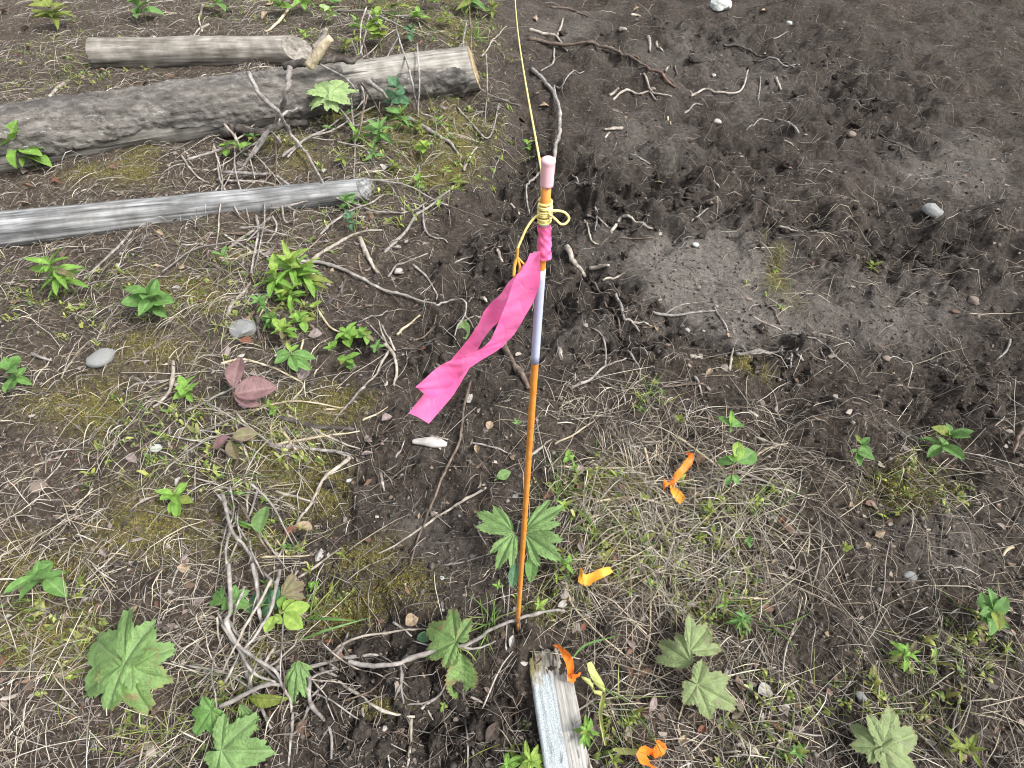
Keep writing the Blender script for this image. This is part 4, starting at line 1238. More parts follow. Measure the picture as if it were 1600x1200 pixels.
twig([(760, 761), (722, 785), (690, 803), (665, 818), (632, 840), (590, 864)], 4, 'pale'); twig([(690, 883), (728, 874), (762, 866)], 3, 'grey'); twig([(405, 870), (445, 869), (485, 866)], 4, 'straw')
twig([(465, 901), (498, 880), (533, 855)], 4, 'pale'); twig([(386, 767), (386, 802)], 4, 'pale'); twig([(445, 838), (437, 862), (430, 872)], 4, 'pale'); twig([(594, 736), (600, 768)], 5, 'grey')
twig([(618, 714), (632, 688)], 3, 'grey'); twig([(672, 680), (700, 685)], 3, 'pale'); twig([(735, 690), (772, 697), (800, 708)], 3, 'grey'); twig([(428, 795), (445, 788), (470, 800)], 3, 'pale')
twig([(740, 818), (760, 850)], 2.5, 'grey'); twig([(420, 655), (425, 690)], 3.5, 'straw'); twig([(506, 640), (540, 634)], 3, 'straw'); twig([(566, 655), (605, 634)], 3, 'straw')
# lower-left brush heap
twig([(346, 770, .04), (354, 800, .05), (362, 830, .05), (380, 850, .04), (395, 875, .03), (404, 925)], 5.6, 'grey', [([(360, 828, .05), (352, 860, .05), (356, 905, .05)], 4.5)])
twig([(356, 880, .07), (358, 950, .06), (353, 970, .06), (372, 1008, .05), (400, 1030, .05), (428, 1047, .05), (440, 1066, .04), (452, 1093, .03), (457, 1112, .02)], 5.6, 'grey', [([(457, 1112, .02), (454, 1150), (451, 1196)], 5), ([(457, 1112, .02), (468, 1118)], 3), ([(400, 1030, .05), (415, 1045, .03), (440, 1068, .02), (445, 1072)], 4)], label='grey branch snaking down through the brush heap, its tip reddish', cat='branch', name='branch')
twig([(393, 880, .06), (401, 930, .05), (406, 968, .03), (426, 1006)], 6, 'grey'); twig([(424, 905, .07), (405, 940, .06), (378, 985, .06), (345, 1050, .04)], 4.5, 'pale')
twig([(437, 890, .07), (424, 945, .07), (405, 985, .06), (376, 1018, .05)], 5, 'grey'); twig([(342, 1103, .05), (385, 1083, .05), (420, 1068, .05), (442, 1070, .04)], 7, 'grey')
twig([(376, 1015, .04), (388, 1060, .03), (400, 1090, .02), (423, 1138)], 6, 'grey'); twig([(346, 975, .06), (370, 1010, .05), (395, 1050, .05), (430, 1065, .05)], 5, 'grey')
twig([(482, 1055, .03), (486, 1098, .02), (505, 1120), (518, 1145), (518, 1187)], 6, 'grey', [([(486, 1098, .02), (474, 1125), (460, 1146)], 4), ([(483, 1078, .03), (460, 1072, .03), (438, 1070, .04)], 4), ([(486, 1088, .02), (505, 1072), (515, 1062)], 3)], label='forked grey twig with three splayed arms below the lone lobed leaf', cat='twig')
twig([(480, 1042, .02), (520, 1031), (560, 1025), (597, 1023)], 5.5, 'grey', [([(520, 1031), (534, 1010), (546, 987)], 5.5), ([(500, 1046), (520, 1053), (541, 1056)], 4), ([(505, 1030), (530, 1048)], 3)])
twig([(508, 1062), (528, 1067), (560, 1083), (590, 1105), (618, 1117), (650, 1121)], 5.5, 'pale')
twig([(546, 1036), (580, 1040), (622, 1036), (640, 1031), (680, 1018), (720, 1008), (742, 999), (768, 985), (800, 974), (832, 963), (862, 958), (882, 955)], 6.2, 'grey', [([(625, 1040), (628, 1065), (618, 1095)], 4), ([(628, 1050), (627, 1080), (632, 1100)], 4), ([(720, 1010), (745, 1012), (775, 1000)], 3.5), ([(690, 1018), (672, 1008), (645, 1000)], 3.5)], label='long grey branch lying across the ground in front of the stake foot', cat='branch', name='branch', lift=.03)
twig([(646, 1119), (672, 1097), (690, 1082), (699, 1064)], 4.5, 'grey', [([(690, 1082), (660, 1098), (635, 1100)], 3)])
twig([(642, 1118), (643, 1150), (638, 1180), (636, 1206)], 5.5, 'pale'); twig([(735, 1088), (758, 1100), (781, 1112)], 3.5, 'pale'); twig([(727, 1125), (730, 1160), (730, 1205)], 3, 'grey')
twig([(614, 972), (630, 982), (645, 993)], 4, 'grey'); twig([(664, 1100), (675, 1122), (683, 1132)], 2.5, 'pale'); twig([(598, 1150), (608, 1200)], 3.5, 'grey'); twig([(345, 1145, .03), (385, 1122, .03), (420, 1100, .02)], 4, 'grey')
twig([(350, 1065, .04), (365, 1040, .04), (374, 1015, .05)], 4, 'grey'); twig([(350, 960, .03), (380, 1000, .03), (420, 990, .02)], 4, 'grey'); twig([(432, 1000), (408, 1045, .03), (455, 1010, .02), (465, 990)], 3.5, 'pale')
twig([(580, 1170), (592, 1190), (591, 1205)], 2.5, 'brown'); twig([(555, 1090), (545, 1120)], 3, 'grey'); twig([(565, 1105), (566, 1122)], 4.5, 'grey'); twig([(800, 900, .01), (803, 850, .06), (812, 812, .10)], 3, 'grey')
# lower right
twig([(884, 905), (892, 940), (920, 975), (948, 1002), (985, 1030)], 3, 'straw'); twig([(1017, 895), (1017, 950), (1015, 1000), (1000, 1040), (978, 1082)], 3, 'straw')
twig([(1070, 942), (1100, 940), (1150, 934), (1202, 935)], 5, 'straw', label='long straw-coloured stalk lying above the dull lobed leaves', cat='stalk', name='stalk')
twig([(1247, 976), (1230, 1008), (1225, 1050), (1234, 1095), (1252, 1122)], 3, 'pale'); twig([(1225, 1071), (1242, 1061)], 3.5, 'straw'); twig([(908, 1156), (917, 1178), (927, 1206)], 6, 'pale')
twig([(882, 950), (870, 965), (860, 985)], 3, 'brown'); twig([(1062, 1057), (1000, 1064), (960, 1085), (925, 1105)], 3.5, 'dark'); twig([(975, 935), (985, 965), (1010, 990)], 3, 'straw')
twig([(828, 712), (846, 697), (862, 685)], 4, 'pale'); twig([(1008, 698), (1030, 770), (1049, 816)], 4, 'straw'); twig([(930, 783), (1000, 778), (1080, 800)], 4, 'straw')
twig([(1147, 735), (1192, 750), (1227, 772)], 4.5, 'pale'); twig([(1182, 711), (1205, 697), (1232, 691)], 4, 'straw'); twig([(1005, 856), (1050, 842), (1100, 828), (1145, 818)], 4, 'dark')
twig([(867, 693), (905, 672), (930, 655)], 3, 'straw'); twig([(985, 697), (1030, 690), (1047, 671)], 2.5, 'grey'); twig([(870, 728), (960, 730), (1010, 727)], 3, 'straw'); twig([(1060, 680), (1110, 718), (1120, 728)], 4, 'straw')
twig([(1180, 682), (1205, 690), (1230, 695)], 4, 'pale'); twig([(1170, 640), (1185, 650)], 5, 'pale'); twig([(1085, 588), (1097, 620)], 4, 'grey'); twig([(970, 600), (978, 632)], 3, 'grey')
twig([(1210, 830), (1238, 860)], 4, 'straw'); twig([(1075, 1080), (1060, 1140), (1085, 1185)], 3, 'straw'); twig([(1130, 1125), (1155, 1145), (1175, 1200)], 3.5, 'pale'); twig([(952, 1100), (975, 1150), (1015, 1180)], 3, 'straw')
twig([(1095, 905), (1085, 925), (1075, 940)], 4, 'dark'); twig([(1205, 1105), (1197, 1150)], 2.5, 'straw'); twig([(990, 1040), (1050, 1055)], 3, 'brown'); twig([(800, 862), (790, 1000), (792, 1010)], 2, 'grey')

# more twigs strewn over the rest of the clearing
def strew_twigs(n):
    x, y = sample(n, lambda px, py: .18 + .82 * look(LITTER, px, py) ** 1.2, .6, 0, 1600)
    d = y * CP + CAM_H * SP
    for i in range(n):
        px, py = 800 + FPX * x[i] / d[i], 600 + FPX * (CAM_H * CP - y[i] * SP) / d[i]
        L = random.uniform(18, 75) if 340 < px < 1260 else random.uniform(22, 130)
        a = random.uniform(0, math.pi)
        dx, dy = math.cos(a) * L, math.sin(a) * L * .75
        b = random.uniform(-.2, .2)
        pts = [(px - dx / 2, py - dy / 2), (px - b * dy * .8, py + b * dx * .8), (px + dx / 2, py + dy / 2)]
        if L > 60:
            pts.insert(2, (px + dx * .28 - b * dy * .3, py + dy * .28 + b * dx * .8))
        Lt = float(look(LITTER, px, py))
        kind = random.choice(['grey', 'grey', 'pale', 'straw', 'brown', 'straw'] if Lt > .4 else ['grey', 'pale', 'brown', 'dark', 'grey'])
        sub = []
        if L > 70 and random.random() < .5:
            sub = [([pts[1], (pts[1][0] + dx * .2 - dy * .25, pts[1][1] + dy * .2 + dx * .2)], 2.2)]
        twig(pts, random.choice([2.5, 3, 3, 3.5, 4, 5]), kind, sub, lift=random.uniform(.003, .014))
strew_twigs(50)
def brush(n, x0, x1, y0, y1, hmax, a0, a1):
    for i in range(n):
        px, py = random.uniform(x0, x1), random.uniform(y0, y1)
        L = random.uniform(60, 170); a = random.uniform(a0, a1)
        dx, dy = math.cos(a) * L, math.sin(a) * L
        k1 = random.uniform(-.10, .10)
        h = [random.uniform(.008, hmax) for _ in range(4)]
        pts = [(px - dx / 2, py - dy / 2, h[0]), (px - dx * .15 - dy * k1, py - dy * .15 + dx * k1, h[1]), (px + dx * .2 - dy * k1 * .5, py + dy * .2 + dx * k1 * .5, h[2]), (px + dx / 2, py + dy / 2, h[3] * .5)]
        sub = [([pts[1], (pts[1][0] + dx * .22 - dy * .18, pts[1][1] + dy * .22 + dx * .18, h[2])], 2.2)] if random.random() < .6 else []
        twig(pts, random.choice([2, 2.2, 2.5, 3, 3.6]) * (1.0 if y0 > 700 else .85), random.choice(['grey', 'grey', 'brown', 'grey', 'pale']), sub)
brush(20, 340, 450, 800, 1120, .06, .9, 2.2)
brush(12, 360, 600, 1000, 1120, .03, -.6, .8)
brush(15, 330, 560, 190, 400, .05, -.7, 1.9)
brush(10, 560, 780, 20, 330, .04, -.9, 1.2)
brush(9, 540, 760, 20, 210, .13, 1.2, 1.95)
brush(8, 335, 420, 560, 800, .03, -.5, .9)

# ------------------------------------------------------------------ LEAF MESHES
def simple_leaf(name, wr=.45, peak=.45, fold=.25, curl=.3, serr=0.0, nv=6, seed=0, twist=0.0):
    r = random.Random(seed)
    ns, nt_ = 26, 10
    V, vein, edge = [], [], []
    for i in range(ns + 1):
        s = i / ns
        q = s ** (math.log(.5) / math.log(peak))
        w = wr / 2 * max(math.sin(math.pi * q), 0) ** .85
        for k in range(nt_ + 1):
            t = k / nt_ * 2 - 1
            ww = w * (1 + (serr * ((i % 2) * 2 - 1) if abs(t) > .95 else 0))
            yy = ww * t
            ph = (s - abs(t) * .16) * nv
            rip = math.cos(ph * 2 * math.pi)
            vv = max(0, 1 - abs(ph - round(ph)) * 7) * .5 * (abs(t) < .95)
            mid = max(0, 1 - abs(t) * 5.5) if w > 1e-6 else 0
            zz = fold * abs(yy) * 1.1 - curl * s * s * .55 - rip * .010 * (1 - abs(t) * .5) * (w > 0) - .012 * mid + twist * yy * s
            zz += .03 * math.sin(s * 5 + seed) * t * (abs(t) > .5)
            V.append((s, yy, zz)); vein.append(max(vv * .55, mid)); edge.append(max(0, abs(t) * 6 - 5))
    F = []
    for i in range(ns):
        for k in range(nt_):
            a = i * (nt_ + 1) + k
            F.append((a, a + nt_ + 1, a + nt_ + 2, a + 1))
    me = mesh_np(name, np.array(V), np.array(F))
    fattr(me, 'vein', vein); fattr(me, 'edge', edge)
    return me

def lobed_leaf(name, lobes, back=.30, seed=0, droop=.25, fold=.12, teeth=.07, spread=180):
    """leaf with lobes [(angle deg, length, half-width deg)]; the stalk joins at the origin, local X is the main lobe"""
    r = random.Random(seed)
    na, nr = 132, 13
    sp = math.radians(spread)
    V, vein, edge = [(0, 0, 0)], [1.0], [0.0]
    for i in range(na + 1):
        th = -sp + 2 * sp * i / na
        rad = back * (.75 + .25 * math.cos(th * 3 + 1))
        best, bl = 9, None
        for (la, ll, lw) in lobes:
            d = abs(th - math.radians(la))
            q = d / math.radians(lw)
            if q < 1.6:
                rad = max(rad, ll * max(0, 1 - q ** 1.35 * .62) ** 1.0 if q < 1.3 else 0)
            if q < best: best, bl = q, (la, ll)
        tooth = (i % 3) / 3.0
        rad *= 1 + teeth * (tooth * 1.6 - .5) + .03 * math.sin(i * .9 + seed)
        dv = (th - math.radians(bl[0]))
        for k in range(1, nr + 1):
            f = k / nr
            rr = rad * f
            x_, y_ = rr * math.cos(th), rr * math.sin(th)
            along = rr * math.cos(dv); off = rr * math.sin(dv)
            main = max(0, 1 - abs(off) / (.020 + .018 * (1 - f)))
            ph = (along * 7.5 - abs(off) * 5.5)
            sec = max(0, 1 - abs(ph - round(ph)) * 5.5) * .5 * (f < .96)
            pleat = .05 * min(1, abs(off) / .10) * math.exp(-f * .2)
            z_ = fold * abs(y_) - droop * rr * rr + pleat - .016 * main + .012 * math.cos(ph * 6.28) * f + .03 * math.sin(th * 4 + seed) * f * f + .02 * math.sin(x_ * 9 + seed * 3) * f
            V.append((x_, y_, z_)); vein.append(max(main, sec * .5)); edge.append(max(0, f * 6 - 5.2) * .8)
    F3 = []
    idx = lambda i, k: 1 + i * nr + (k - 1)
    me = bpy.data.meshes.new(name)
    faces = []
    for i in range(na):
        faces.append((0, idx(i, 1), idx(i + 1, 1)))
        for k in range(1, nr):
            faces.append((idx(i, k), idx(i, k + 1), idx(i + 1, k + 1), idx(i + 1, k)))
    me.from_pydata(V, [], faces)
    me.polygons.foreach_set('use_smooth', [True] * len(faces))
    fattr(me, 'vein', vein); fattr(me, 'edge', edge)
    return me

LM = {
    'fresh': leaf_mat('fresh_green_leaf', (.16, .268, .088), (.27, .38, .18), None, .22),
    'bright': leaf_mat('bright_green_leaf', (.185, .345, .060), (.30, .44, .14), None, .3),
    'lime': leaf_mat('lime_green_leaf', (.265, .40, .075), (.38, .48, .15), None, .32),
    'mid': leaf_mat('mid_green_leaf', (.125, .255, .065), (.24, .36, .15), None, .25),
    'blue': leaf_mat('blue_green_leaf', (.085, .19, .095), (.18, .30, .17), None, .2),
    'dull': leaf_mat('dull_green_leaf', (.20, .265, .11), (.32, .38, .19), (.20, .18, .10), .22, .55, (.20, .20, .11)),
    'holed': leaf_mat('chewed_green_leaf', (.145, .245, .075), (.26, .36, .15), (.20, .16, .07), .2, .5, (.21, .145, .07)),
    'pale': leaf_mat('pale_green_leaf', (.30, .42, .17), (.42, .52, .28), None, .25),
    'purple': leaf_mat('purple_leaf', (.215, .125, .125), (.33, .22, .20), (.15, .07, .08), .2, .45),
    'bronze': leaf_mat('bronze_leaf', (.175, .16, .085), (.27, .24, .14), (.20, .11, .10), .2, .5, (.20, .13, .12)),
    'olive': leaf_mat('olive_leaf', (.20, .25, .05), (.30, .33, .11), None, .3),
}
STEMM = {'green': plain_mat('green_stem', (.17, .23, .06), .6), 'brown': plain_mat('brown_stem', (.13, .085, .06), .7), 'red': plain_mat('red_stem', (.20, .09, .06), .6)}
LEAF = {}
def leaf_of(shape, m):
    key = (shape, m)
    if key not in LEAF:
        k, v = shape.split('_')
        sd2 = int(v)
        if k == 'oval': me = simple_leaf('leaf_oval', .56, .48, .25 + .08 * sd2, .25 + .2 * (sd2 % 2), 0, 6, sd2)
        elif k == 'lance': me = simple_leaf('leaf_lance', .34, .42, .35, .30 + .25 * (sd2 % 2), 0, 6, sd2)
        elif k == 'round': me = simple_leaf('leaf_round', .80, .50, .18, .2, 0, 5, sd2)
        elif k == 'toothed': me = simple_leaf('leaf_toothed', .62, .46, .3, .35, .07, 7, sd2)
        elif k == 'wedge': me = lobed_leaf('leaf_wedge', [(0, 1.0, 27), (27, .90, 22), (-29, .84, 22), (50, .36, 16), (-50, .33, 16)], .05, sd2, .20 + .1 * (sd2 % 3), .10 + .1 * (sd2 % 2), .075, 85)
        elif k == 'palm': me = lobed_leaf('leaf_palm', [(0, 1.0, 38), (46, .88, 36), (-48, .86, 36), (96, .66, 38), (-98, .64, 38)], .36, sd2, .24, .06, .075, 172)
        me.materials.append(LM[m])
        LEAF[key] = me
    return LEAF[key]

def put_leaf(root, shape, m, base, tip, wr=1.0, roll=0.0, up=(0, -.35, 1.0), name='leaf', label=None):
    """base, tip in world space; the leaf lies along base -> tip"""
    X = tip - base
    L = X.length; X = X / L
    Y = Vector(up).cross(X)
    Y = Y.normalized() if Y.length > 1e-6 else Vector((0, 1, 0))
    Z = X.cross(Y)
    c, s = math.cos(roll), math.sin(roll)
    Y, Z = Y * c + Z * s, Z * c - Y * s
    M = Matrix((X * L, Y * L * wr, Z * L)).transposed().to_4x4()
    M.translation = base - root.location
    o = link(name, leaf_of(shape, m), root)
    o.matrix_local = M
    if label: o['label'] = label
    return o

def stem(root, pts, r0, r1, m, name='stem'):
    c = catmull(pts, 10)
    link(name, tube_mesh('plant_stem', [p - root.location for p in c], [r0 + (r1 - r0) * i / 10 for i in range(11)], STEMM[m], 6), root)

def plant_root(name, px, py):
    e = bpy.data.objects.new(name, None)
    COL.objects.link(e)
    e.location = P(px, py)
    return e

def drawn_plant(name, label, root_px, joint, leaves, stem_m='green', sr=.0018, cat='plant'):
    """leaves: (shape, material, base px, base height, tip px, tip height, width factor, roll)"""
    e = plant_root(name, *root_px)
    j = P(*joint)
    stem(e, [e.location + Vector((0, 0, -.005)), e.location.lerp(j, .5) + Vector((.004, .0, .012)), j], sr, sr * .6, stem_m)
    for lf in leaves:
        sh, m, b, bh, t, th, wr, roll = lf
        bp, tp = P(b[0], b[1], bh), P(t[0], t[1], th)
        if (bp - j).length > .008:
            stem(e, [j, j.lerp(bp, .5) + Vector((0, 0, .004)), bp], sr * .6, sr * .45, stem_m, 'stalk')
        put_leaf(e, sh, m, bp, tp, wr, roll)
    tag(e, label, cat)
    return e

drawn_plant('lobed_plant', 'green plant with four toothed lobed leaves behind the foot of the stake', (806, 900), (806, 836, .085), [
    ('wedge_0', 'fresh', (802, 833), .10, (744, 797), .10, .78, .15), ('wedge_1', 'fresh', (803, 834), .10, (776, 884), .085, .82, .1),
    ('wedge_2', 'fresh', (821, 829), .10, (874, 791), .11, .72, -.1), ('wedge_3', 'fresh', (821, 835), .105, (872, 872), .10, .92, .1),
    ('oval_1', 'mid', (832, 866), .05, (829, 910), .03, .85, 0), ('oval_0', 'blue', (806, 880), .05, (799, 918), .03, .8, .3)], 'brown')
drawn_plant('lobed_plant', 'dull green plant with reddish-edged maple-like leaves in litter, right of the yellow tape', (1075, 1062), (1080, 1040, .045), [
    ('wedge_1', 'dull', (1081, 1038), .05, (1026, 997), .05, 1.05, .1), ('wedge_3', 'dull', (1077, 1018), .05, (1112, 975), .05, 1.25, -.1),
    ('palm_2', 'dull', (1089, 1070), .055, (1155, 1108), .05, .80, .05)], 'red')
drawn_plant('lobed_plant', 'plant with crumpled chewed leaves straddling the long grey branch', (745, 1035), (718, 1012, .03), [
    ('palm_1', 'holed', (712, 1002), .045, (663, 975), .05, 1.0, .15), ('oval_2', 'blue', (678, 992), .03, (649, 998), .02, .9, 0),
    ('toothed_1', 'holed', (720, 1018), .04, (722, 1108), .02, .85, -.15), ('round_1', 'holed', (716, 1022), .04, (698, 1040), .03, .9, 0)], 'green')
drawn_plant('lobed_plant', 'single upright lobed green leaf standing over the brush heap twigs', (462, 1075), (470, 1034, .06), [
    ('wedge_2', 'fresh', (468, 1032), .065, (447, 1100), .04, .8, .2), ('wedge_0', 'fresh', (464, 1036), .06, (484, 1058), .05, .8, -.3)])
drawn_plant('lobed_plant', 'big bright maple-like leaf spreading at the lower left beneath grey twigs', (345, 1180), (362, 1165, .06), [
    ('palm_0', 'fresh', (345, 1172), .07, (418, 1178), .05, .95, .05), ('wedge_3', 'fresh', (375, 1100), .06, (398, 1146), .04, .9, .5),
    ('lance_1', 'olive', (388, 1090), .05, (436, 1102), .05, .9, .4), ('palm_2', 'mid', (330, 1110), .05, (300, 1150), .05, .9, 0)])
drawn_plant('round_leaf_sprout', 'bright lime sprout of round leaflets beside the grey brush heap', (432, 985), (438, 962, .05), [
    ('oval_0', 'lime', (444, 955), .06, (486, 946), .05, 1.0, .1), ('round_0', 'lime', (444, 957), .058, (471, 982), .05, .85, 0), ('oval_1', 'lime', (441, 953), .055, (462, 934), .05, 1, 0),
    ('round_1', 'lime', (428, 962), .05, (414, 988), .045, .9, 0), ('oval_1', 'lime', (428, 960), .05, (440, 974), .045, 1.1, 0), ('oval_0', 'bright', (436, 950), .05, (444, 928), .05, 1.0, 0),
    ('wedge_1', 'bronze', (440, 930), .035, (478, 908), .035, 1.3, 0)], 'green')
drawn_plant('lobed_plant', 'shaded dark green leaf cluster behind the thick grey twigs at left', (365, 960), (368, 945, .03), [
    ('palm_1', 'mid', (360, 935), .04, (388, 948), .03, 1, 0), ('wedge_2', 'blue', (395, 960), .03, (398, 915), .03, .9, 0), ('wedge_0', 'mid', (350, 940), .04, (330, 925), .03, 1, 0), ('palm_3', 'blue', (425, 945), .025, (412, 915), .03, .8, 0)])
drawn_plant('single_leaf_plant', 'one pointed arrow-shaped green leaf with a long stalk left of the seedlings', (418, 850), (408, 838, .04), [('oval_2', 'fresh', (405, 833), .045, (413, 788), .055, 1.15, -.2), ('lance_0', 'bright', (400, 828), .04, (358, 810), .04, .35, 0)])
drawn_plant('purple_plant', 'purple-leaved plant with broad pointed leaves at the left, above a brown one', (362, 650), (364, 612, .08), [
    ('oval_1', 'purple', (365, 606), .085, (371, 551), .11, .85, .1), ('oval_2', 'purple', (366, 616), .085, (432, 603), .09, 1.35, -.15), ('oval_0', 'purple', (366, 620), .08, (405, 634), .07, .8, .4)], 'brown')
drawn_plant('purple_plant', 'brownish bronze plant with drooping leaves under the purple-leaved one', (352, 715), (362, 683, .06), [
    ('oval_2', 'bronze', (363, 683), .065, (402, 676), .06, 1.2, 0), ('oval_1', 'bronze', (360, 686), .06, (366, 720), .04, 1.1, .2), ('oval_0', 'purple', (358, 682), .06, (330, 700), .05, 1.1, .2)], 'brown')
drawn_plant('sapling', 'slim sapling with two broad glossy leaves and a yellow-green tip right of orange ribbon', (1138, 775), (1147, 724, .10), [
    ('oval_1', 'mid', (1148, 727), .10, (1119, 717), .105, 1.25, .35), ('round_1', 'mid', (1150, 724), .10, (1181, 703), .11, .95, -.2), ('oval_0', 'lime', (1150, 722), .105, (1155, 687), .13, .85, 0),
    ('oval_2', 'bright', (1146, 727), .10, (1141, 709), .11, 1, 0), ('oval_1', 'mid', (1143, 742), .07, (1134, 760), .05, .8, 0), ('oval_0', 'mid', (1144, 742), .07, (1157, 757), .05, .9, 0)], 'brown')
drawn_plant('sapling', 'slim sapling with three narrow raised leaves, standing above the broad-leaved sapling', (1120, 715), (1141, 669, .09), [
    ('oval_0', 'mid', (1142, 667), .09, (1123, 648), .10, .85, .2), ('lance_0', 'bright', (1142, 666), .09, (1144, 640), .12, .95, 0), ('oval_1', 'mid', (1143, 667), .09, (1164, 655), .10, .75, -.2), ('oval_1', 'mid', (1141, 668), .085, (1142, 676), .08, 1.2, 0)], 'brown')
drawn_plant('broad_leaf_plant', 'clump of six broad oval green leaves, lowest of the leafy clumps on the bank', (452, 594), (453, 556, .06), [
    ('oval_0', 'mid', (454, 553), .065, (428, 566), .05, .95, 0), ('oval_1', 'mid', (455, 553), .065, (494, 558), .05, .85, 0), ('oval_2', 'mid', (455, 556), .06, (486, 577), .04, .85, 0), ('oval_0', 'mid', (453, 556), .06, (463, 580), .045, .9, 0),
    ('oval_1', 'mid', (453, 552), .065, (430, 550), .06, .9, 0), ('oval_2', 'bright', (454, 549), .075, (466, 538), .08, .9, 0), ('oval_1', 'lime', (454, 548), .075, (447, 533), .085, .8, 0)])
drawn_plant('big_leaf_plant', 'pale green maple-like leaves rising in front of the large barky log', (525, 205), (515, 158, .12), [
    ('palm_0', 'pale', (514, 148), .16, (538, 118), .17, 1.0, 0), ('wedge_1', 'pale', (511, 155), .15, (479, 160), .13, 1.0, 0), ('palm_1', 'pale', (514, 155), .15, (528, 172), .12, 1.0, 0), ('oval_0', 'pale', (508, 150), .15, (495, 142), .15, 1.1, 0)], 'green')
drawn_plant('single_leaf_plant', 'one hanging oval leaf on the drooping twig tip left of the pink tape', (722, 530), (722, 503, .03), [('oval_0', 'fresh', (722, 500), .035, (727, 529), .012, 1.15, .1)], 'brown', .0008)
drawn_plant('single_leaf_plant', 'small heart-shaped green leaf on dark soil just left of the stake', (790, 752), (787, 748, .012), [('round_1', 'fresh', (776, 746), .015, (798, 738), .018, .9, 0), ('oval_1', 'fresh', (772, 752), .01, (779, 744), .012, .5, 0)], 'green', .0007)

# leafy plants grown by rule round a given spot
def grown(name, desc, px, py, spread, n, shape, m, h, layers=2, stem_m='green', m2=None, later_tag=True, tilt=.5, group=None, label=None, root=None):
    """n leaves per layer radiating from an upright stem; spread is the leaf length in photo pixels"""
    rx, ry = root or (px, py + h / dep(py) * FPX * CP * .8)
    e = plant_root(name, rx, ry)
    top = e.location + Vector((random.uniform(-.25, .25) * h, random.uniform(-.25, .25) * h, h))
    stem(e, [e.location - Vector((0, 0, .004)), e.location.lerp(top, .5) + Vector((random.uniform(-.004, .004), 0, 0)), top], max(.0006, h * .018), max(.0004, h * .010), stem_m)
    L = spread * dep(py) / FPX
    a0 = random.uniform(0, 6.28)
    for ly in range(layers):
        f = 1 - ly / max(layers, 1) * .75
        base = e.location.lerp(top, f)
        for k in range(n):
            a = a0 + ly * .9 + 2 * math.pi * k / n + random.uniform(-.45, .45)
            l = L * random.choice([random.uniform(.45, .75), random.uniform(.75, 1.15), random.uniform(.8, 1.1)]) * (1.0 if ly else .85)
            el = random.uniform(-.35, .5) + (tilt if ly == 0 else .05)
            d = Vector((math.cos(a) * math.cos(el), math.sin(a) * math.cos(el), math.sin(el)))
            tip = base + d * l
            tip.z = max(tip.z, hgt(tip.x, tip.y) + .006)
            mm = m2 if (m2 and ly == 0) else m
            mm = 'bronze' if random.random() < .04 else ('olive' if random.random() < .08 else mm)
            put_leaf(e, f'{shape}_{random.randrange(4)}', mm, base, tip, random.uniform(.7, 1.2), random.uniform(-.6, .6), (0, 0, 1))
    if label: tag(e, label, 'plant', group)
    else: later(e, desc, 'plant', group, px, py)
    return e

for i, (px, py, sp, n, ly, h) in enumerate([(468, 425, 38, 7, 4, .12), (435, 447, 34, 6, 3, .09), (462, 462, 26, 6, 3, .07), (488, 438, 36, 6, 3, .10)]):
    grown('leafy_clump', '', px, py, sp, n, 'lance', 'bright', h, ly, 'green', 'lime', tilt=.7,
          label=['tallest bright green stem of the narrow-leaved clump below the split log', 'leftmost bright stem of the narrow-leaved clump, reaching over dead twigs', 'lowest bright stem of the narrow-leaved clump, small and dense', 'bright stem of the narrow-leaved clump nearest the arching grey branch'][i], group='bright narrow-leaved clump')
grown('leafy_plant', '', 432, 500, 22, 5, 'oval', 'mid', .05, 3, label='mid green small-leaved plant between the bright clump and the six-leaved plant', tilt=.4)
grown('leafy_plant', '', 458, 515, 22, 5, 'oval', 'bright', .07, 3, m2='lime', label='yellow-green leafy shoot just above the six broad oval leaves', tilt=.5)
grown('leafy_plant', '', 545, 528, 26, 5, 'toothed', 'bright', .06, 2, label='toothed bright green sprig, upper of the pair left of forked pale branch', tilt=.4)
grown('leafy_plant', '', 548, 568, 24, 5, 'toothed', 'mid', .05, 2, m2='bright', label='toothed green sprig, lower of the pair left of forked pale branch', tilt=.3)
